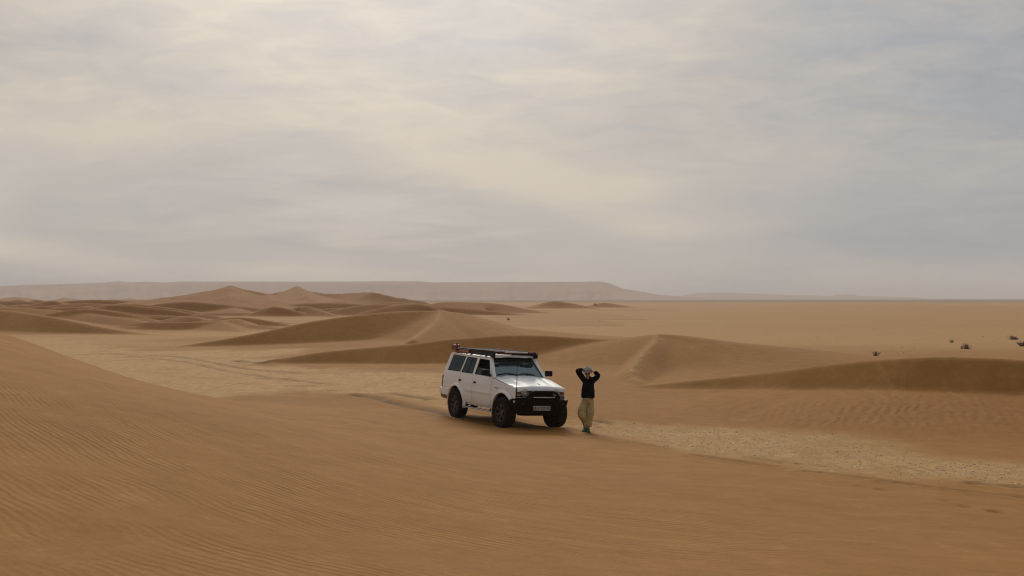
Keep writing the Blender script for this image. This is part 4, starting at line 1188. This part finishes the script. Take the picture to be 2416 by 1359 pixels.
# clothes
sweat = [pt(412, 690, .0, .186, .145), pt(412, 650, .0, .186, .145), pt(416, 560, .0, .186, .138), pt(428, 440, .0, .190, .135), pt(434, 375, .015, .150, .105), pt(416, 316, .005, .082, .08),
         pt(352, 372, .02, .098, .09), pt(292, 288, .02, .080), pt(230, 206, .03, .064), pt(290, 200, .05, .062), pt(338, 199, .07, .036),
         pt(514, 372, .01, .100, .09), pt(562, 330, -.05, .084), pt(588, 280, -.13, .070), pt(548, 246, -.12, .058), pt(512, 232, -.105, .036)]
se = [(0, 1), (1, 2), (2, 3), (3, 4), (4, 5), (4, 6), (6, 7), (7, 8), (8, 9), (9, 10), (4, 11), (11, 12), (12, 13), (13, 14), (14, 15)]
skin_mesh('sweater', sweat, se, M['sweater'], person, 2, .010, 9)
trs = [pt(410, 615, 0, .175, .135), pt(410, 725, 0, .195, .150),
       pt(345, 785, -.01, .115, .115), pt(318, 860, -.05, .112, .115), pt(296, 928, -.09, .122, .118), pt(350, 1040, -.02, .096, .095), pt(380, 1125, .02, .066, .07), pt(386, 1168, .02, .058, .062),
       pt(464, 785, -.01, .115, .115), pt(452, 870, -.03, .112, .115), pt(444, 960, -.04, .104, .108), pt(438, 1070, -.04, .092, .096), pt(432, 1135, -.03, .076, .078), pt(428, 1174, -.03, .066, .066)]
te = [(0, 1), (1, 2), (2, 3), (3, 4), (4, 5), (5, 6), (6, 7), (1, 8), (8, 9), (9, 10), (10, 11), (11, 12), (12, 13)]
skin_mesh('trousers', trs, te, M['trousers'], person, 3, .030, 11)
def shoe(zx, zy, y, ang, nm='shoe'):
    b_ = Vector(P(zx, zy, y)); v = []; f = []
    secs = [(-.085, .034, .105, .0), (-.06, .044, .115, 0), (0, .046, .110, 0), (.06, .044, .058, 0), (.12, .047, .046, 0), (.165, .036, .036, 0), (.185, .016, .022, 0)]
    n = 12
    for (l, w_, h, _) in secs:
        for k in range(n):
            a = 2 * math.pi * k / n; sx, sz = math.cos(a), math.sin(a)
            v.append((w_ * abs(sx) ** .7 * (1 if sx > 0 else -1), -l, .022 + max(0, h * (abs(sz) ** .8) * (1 if sz > 0 else 0))))
    for i in range(len(secs) - 1):
        for k in range(n): f.append((i * n + k, i * n + (k + 1) % n, (i + 1) * n + (k + 1) % n, (i + 1) * n + k))
    f += [tuple(range(n)), tuple((len(secs) - 1) * n + k for k in range(n))]
    o = MB().add(v, f).build(nm, M['shoe'], person, smooth=True, angle=60)
    o.location = b_; o.rotation_euler = (0, 0, ang)
    outl = [(.05 * math.cos(R(a)) * (1 if abs(a) < 200 else 1), 0) for a in range(0)]
    sp = rnd([(-.040, .09), (.040, .09), (.048, -.10), (.036, -.175), (-.036, -.175), (-.048, -.10)], .02)
    MB().prism(sp, lambda u, w_, t_: (u, w_, t_), .0, .024).build('sole', M['sole'], o, bevel=.004)
    for k in range(4):
        MB().bar((-.022, -.03 - k * .022, .088 - k * .009), (.022, -.03 - k * .022, .088 - k * .009), .006, .004).build('lace', M['white'], o)
    return o
shoe(360, 1250, .04, R(-14)); shoe(412, 1262, -.03, R(6))
# head scarf: wrapped band over a crown
v = []; f = []; n = 28; rows = [(228, .102, .112), (215, .108, .118), (200, .108, .118), (185, .104, .114), (170, .092, .100), (157, .070, .078), (149, .040, .045), (146, .006, .006)]
for i, (zy, rx, ry) in enumerate(rows):
    c_ = P(403, zy, .0)
    for k in range(n):
        a = 2 * math.pi * k / n
        w_ = 1 + .05 * math.sin(3 * a + i * 1.3) + .03 * math.sin(7 * a + i)
        v.append((c_[0] + rx * w_ * math.cos(a), c_[1] + ry * w_ * math.sin(a), c_[2] + .012 * math.sin(a * 2 + 1) - (.02 if i == 0 else 0) * math.sin(a)))
for i in range(len(rows) - 1):
    for k in range(n): f.append((i * n + k, i * n + (k + 1) % n, (i + 1) * n + (k + 1) % n, (i + 1) * n + k))
scf = MB().add(v, f).build('head_scarf', M['scarf'], person, smooth=True, angle=70)
MB().tube([P(352 + 100 * t_, 232 - 20 * t_ * t_ + 10 * math.sin(t_ * 3), -.085 - .03 * math.sin(math.pi * t_)) for t_ in [k / 8 for k in range(9)]], [.014, .02, .022, .022, .022, .02, .02, .018, .012], 8).build('scarf_fold', M['scarf'], scf, smooth=True)
sg = MB()
for sx in (386, 424): sg.lathe([(-.112, .001), (-.112, .022), (-.104, .023)], P(sx, 256, 0), 'Y', 12)
sg.bar(P(396, 254, -.108), P(414, 254, -.108), .006, .006); sg.bar(P(366, 254, -.02), P(374, 254, -.10), .006, .008); sg.bar(P(444, 254, -.02), P(436, 254, -.10), .006, .008)
sg.build('sunglasses', M['shade'], person)
person.location = (PX, PY, PZ - .004)
tag(person, 'person in black sweater and khaki trousers holding both hands to a headscarf', 'person')


# ------------------------------------------------------------------ shrubs on the plain
def shrub(name, px, py, wpx, hpx, label, seed, kind='round', lobes=None, parts=True):
    rs = random.Random(seed)
    base = W0(px, py); dpt = base[1]
    wd, ht = wpx / FPX * dpt, hpx / FPX * dpt
    gz = ground_z(base[0], base[1])
    tw = MB(); lf = MB()
    n = int(42 if parts else 12)
    lobes = lobes or [(0, 1.0, 1.0)]
    for (ox, ws_, hs_) in lobes:
        for i in range(int(n * ws_)):
            a = rs.uniform(0, 2 * math.pi)
            if kind == 'spiky':
                el = rs.uniform(.75, 1.45); L = ht * hs_ * rs.uniform(.6, 1.08)
            else:
                el = rs.uniform(.15, 1.5); L = min(wd * .5 * ws_ / max(math.cos(el), .2), ht * hs_ / max(math.sin(el), .3)) * rs.uniform(.75, 1.05)
            d = Vector((math.cos(a) * math.cos(el), math.sin(a) * math.cos(el), math.sin(el)))
            b0 = Vector((ox * wd + rs.uniform(-.2, .2) * wd * ws_, rs.uniform(-.2, .2) * wd * ws_, -.03))
            mid_ = b0 + d * L * .55 + Vector((rs.uniform(-.06, .06), rs.uniform(-.06, .06), .0)) * L
            tip = b0 + d * L + Vector((rs.uniform(-.1, .1), rs.uniform(-.1, .1), rs.uniform(-.03, .1))) * L
            rad = .011 * wd / .5
            tw.tube([b0, mid_, tip], [rad, rad * .7, rad * .3], 3, cap=False)
            for j in range(3 if kind == 'spiky' else 7):
                t_ = rs.uniform(.3, 1.0); c_ = (b0.lerp(mid_, t_ * 2) if t_ < .5 else mid_.lerp(tip, t_ * 2 - 1))
                e1 = Vector((rs.uniform(-1, 1), rs.uniform(-1, 1), rs.uniform(-.5, 1))).normalized(); e2 = e1.orthogonal().normalized()
                s1, s2 = wd * rs.uniform(.06, .14), wd * rs.uniform(.02, .05)
                if c_.z < .02: continue
                lf.add([c_ - e2 * s2, c_ + e1 * s1 * .6 - e2 * s2 * .6, c_ + e1 * s1, c_ + e2 * s2], [(0, 1, 2, 3)])
    if parts:
        rt = empty(name, (base[0], base[1], gz))
        tw.build('stems', M['twig'], rt); lf.build('foliage', M['leaf'], rt)
    else:
        tw.v += []; b = len(tw.v); tw.add(lf.v, lf.f)
        rt = tw.build(name, M['leaf']); rt.location = (base[0], base[1], gz)
    tag(rt, label, 'shrub', 'dry shrubs scattered over the plain')
    return rt

shrub('desert_shrub', 2066, 851, 21, 14, 'spiky upright dry shrub just behind the crest of the near right dune', 1, 'spiky')
shrub('desert_shrub', 2278, 823, 20, 13, 'rounded dark shrub with a thin stem sticking out on its left side', 2, 'round', [(.1, 1, 1.05), (-.42, .35, .7)])
shrub('desert_shrub', 2391, 801, 19, 10, 'far dark shrub of two lumps, taller on the left, near the right edge', 3, 'round', [(-.2, .8, 1.0), (.3, .7, .65)])
shrub('desert_shrub', 2414, 816, 28, 11, 'low domed shrub cut off by the right edge of the picture', 4, 'round')
shrub('desert_shrub', 2245, 808, 9, 10, 'thin pale see-through shrub left of the rounded dark shrub', 5, 'spiky')
shrub('desert_shrub', 1200, 757, 8, 7, 'lone dark shrub on the plain above the vehicle', 6, 'round')
shrub('desert_shrub', 1404, 728, 6, 5, 'small far shrub above the person, beside the low mounds', 7, 'round')
TUFTS = [(2048, 834, 4, 3, 'tiny tuft just above left of the spiky shrub'), (2072, 834, 4, 3, 'tiny tuft directly above the spiky shrub'), (2090, 836, 5, 3.5, 'tiny dark tuft just right of the spiky shrub'),
         (2128, 820, 6, 3, 'upper of two tiny tufts right of the spiky shrub'), (2132, 833, 7, 4, 'lower of two tiny tufts right of the spiky shrub'), (2159, 824, 5, 3, 'tiny tuft midway between the spiky and the rounded shrub'),
         (2062, 778, 5, 3, 'far tiny tuft on the plain high above the spiky shrub'), (2040, 815, 4, 2.5, 'tiny tuft on the plain halfway above the spiky shrub'), (2319, 795, 7, 3, 'low tuft left of the two-lump far shrub'),
         (2022, 836, 5, 3, 'leftmost tiny tuft beside the spiky shrub'), (1990, 766, 4, 3, 'far tiny tuft alone on the plain above the right shoulder of the dune'), (1414, 759, 4, 3, 'tiny tuft on the plain left of the footprint ridge top'),
         (1466, 796, 5, 3, 'tiny tuft close behind the dune crest left of its peak'), (1795, 731, 4, 2.5, 'very far speck of shrub near the horizon'), (1892, 822, 5, 2.5, 'tiny tuft behind the sloping right shoulder of the middle dune'), (2205, 763, 4, 2.5, 'far tiny tuft above the rounded dark shrub')]
for i, (px, py, ww, hh, lab) in enumerate(TUFTS):
    shrub('grass_tuft', px, py, ww, hh, lab, 30 + i, 'round' if i % 2 else 'spiky', parts=False)

# ------------------------------------------------------------------ loose stones and flakes lying on the gravel pan (nobody could count them)
sv_ = []; sf_ = []
rs = np.random.default_rng(5)
poly = np.array([p[:2] for p in PAN_POLYS[0]])
N = 9000
cand = np.stack([rs.uniform(poly[:, 0].min(), poly[:, 0].max(), N * 3), rs.uniform(poly[:, 1].min(), poly[:, 1].max(), N * 3)], -1)
zz, pp_, *_ = terrain(cand[:, 0], cand[:, 1])
keep = rs.random(len(cand)) < pp_ ** 2
cand = cand[keep][:N]; zz = zz[keep][:N]
octa = np.array([(1, 0, 0), (0, 1, 0), (-1, 0, 0), (0, -1, 0), (0, 0, 1), (0, 0, -.6)])
of = [(0, 1, 4), (1, 2, 4), (2, 3, 4), (3, 0, 4), (1, 0, 5), (2, 1, 5), (3, 2, 5), (0, 3, 5)]
for (x, y), z in zip(cand, zz):
    s_ = .008 + .018 * rs.random() ** 3; a = rs.uniform(0, 6.3); ca, sa = math.cos(a), math.sin(a)
    q = octa * (s_ * rs.uniform(.7, 1.7), s_ * rs.uniform(.5, 1.1), s_ * rs.uniform(.12, .3)) + rs.normal(0, s_ * .15, (6, 3))
    b = len(sv_)
    sv_ += [(x + u * ca - v_ * sa, y + u * sa + v_ * ca, z + w_ + s_ * .15) for u, v_, w_ in q]
    sf_ += [(i + b, j + b, k + b) for i, j, k in of]
def stone_build(t, b, o):
    pos = t.node('ShaderNodeNewGeometry')
    rnd_ = pos.outputs['Random Per Island']
    c = t.mix(t.ramp(rnd_, .35, .95), (.46, .31, .165, 1), (.78, .64, .45, 1))
    t.put(b.inputs['Base Color'], t.mix(t.ramp(rnd_, .0, .015, 1, 0), c, (.07, .05, .035, 1)))
M['stone'] = mat('loose_stone', rough=.9, build=stone_build)
me_s = bpy.data.meshes.new('gravel'); me_s.from_pydata(sv_, [], sf_)
tag(link('gravel', me_s, M['stone']), 'pale chips and pebbles strewn over the gravel pan', 'gravel', kind='stuff')
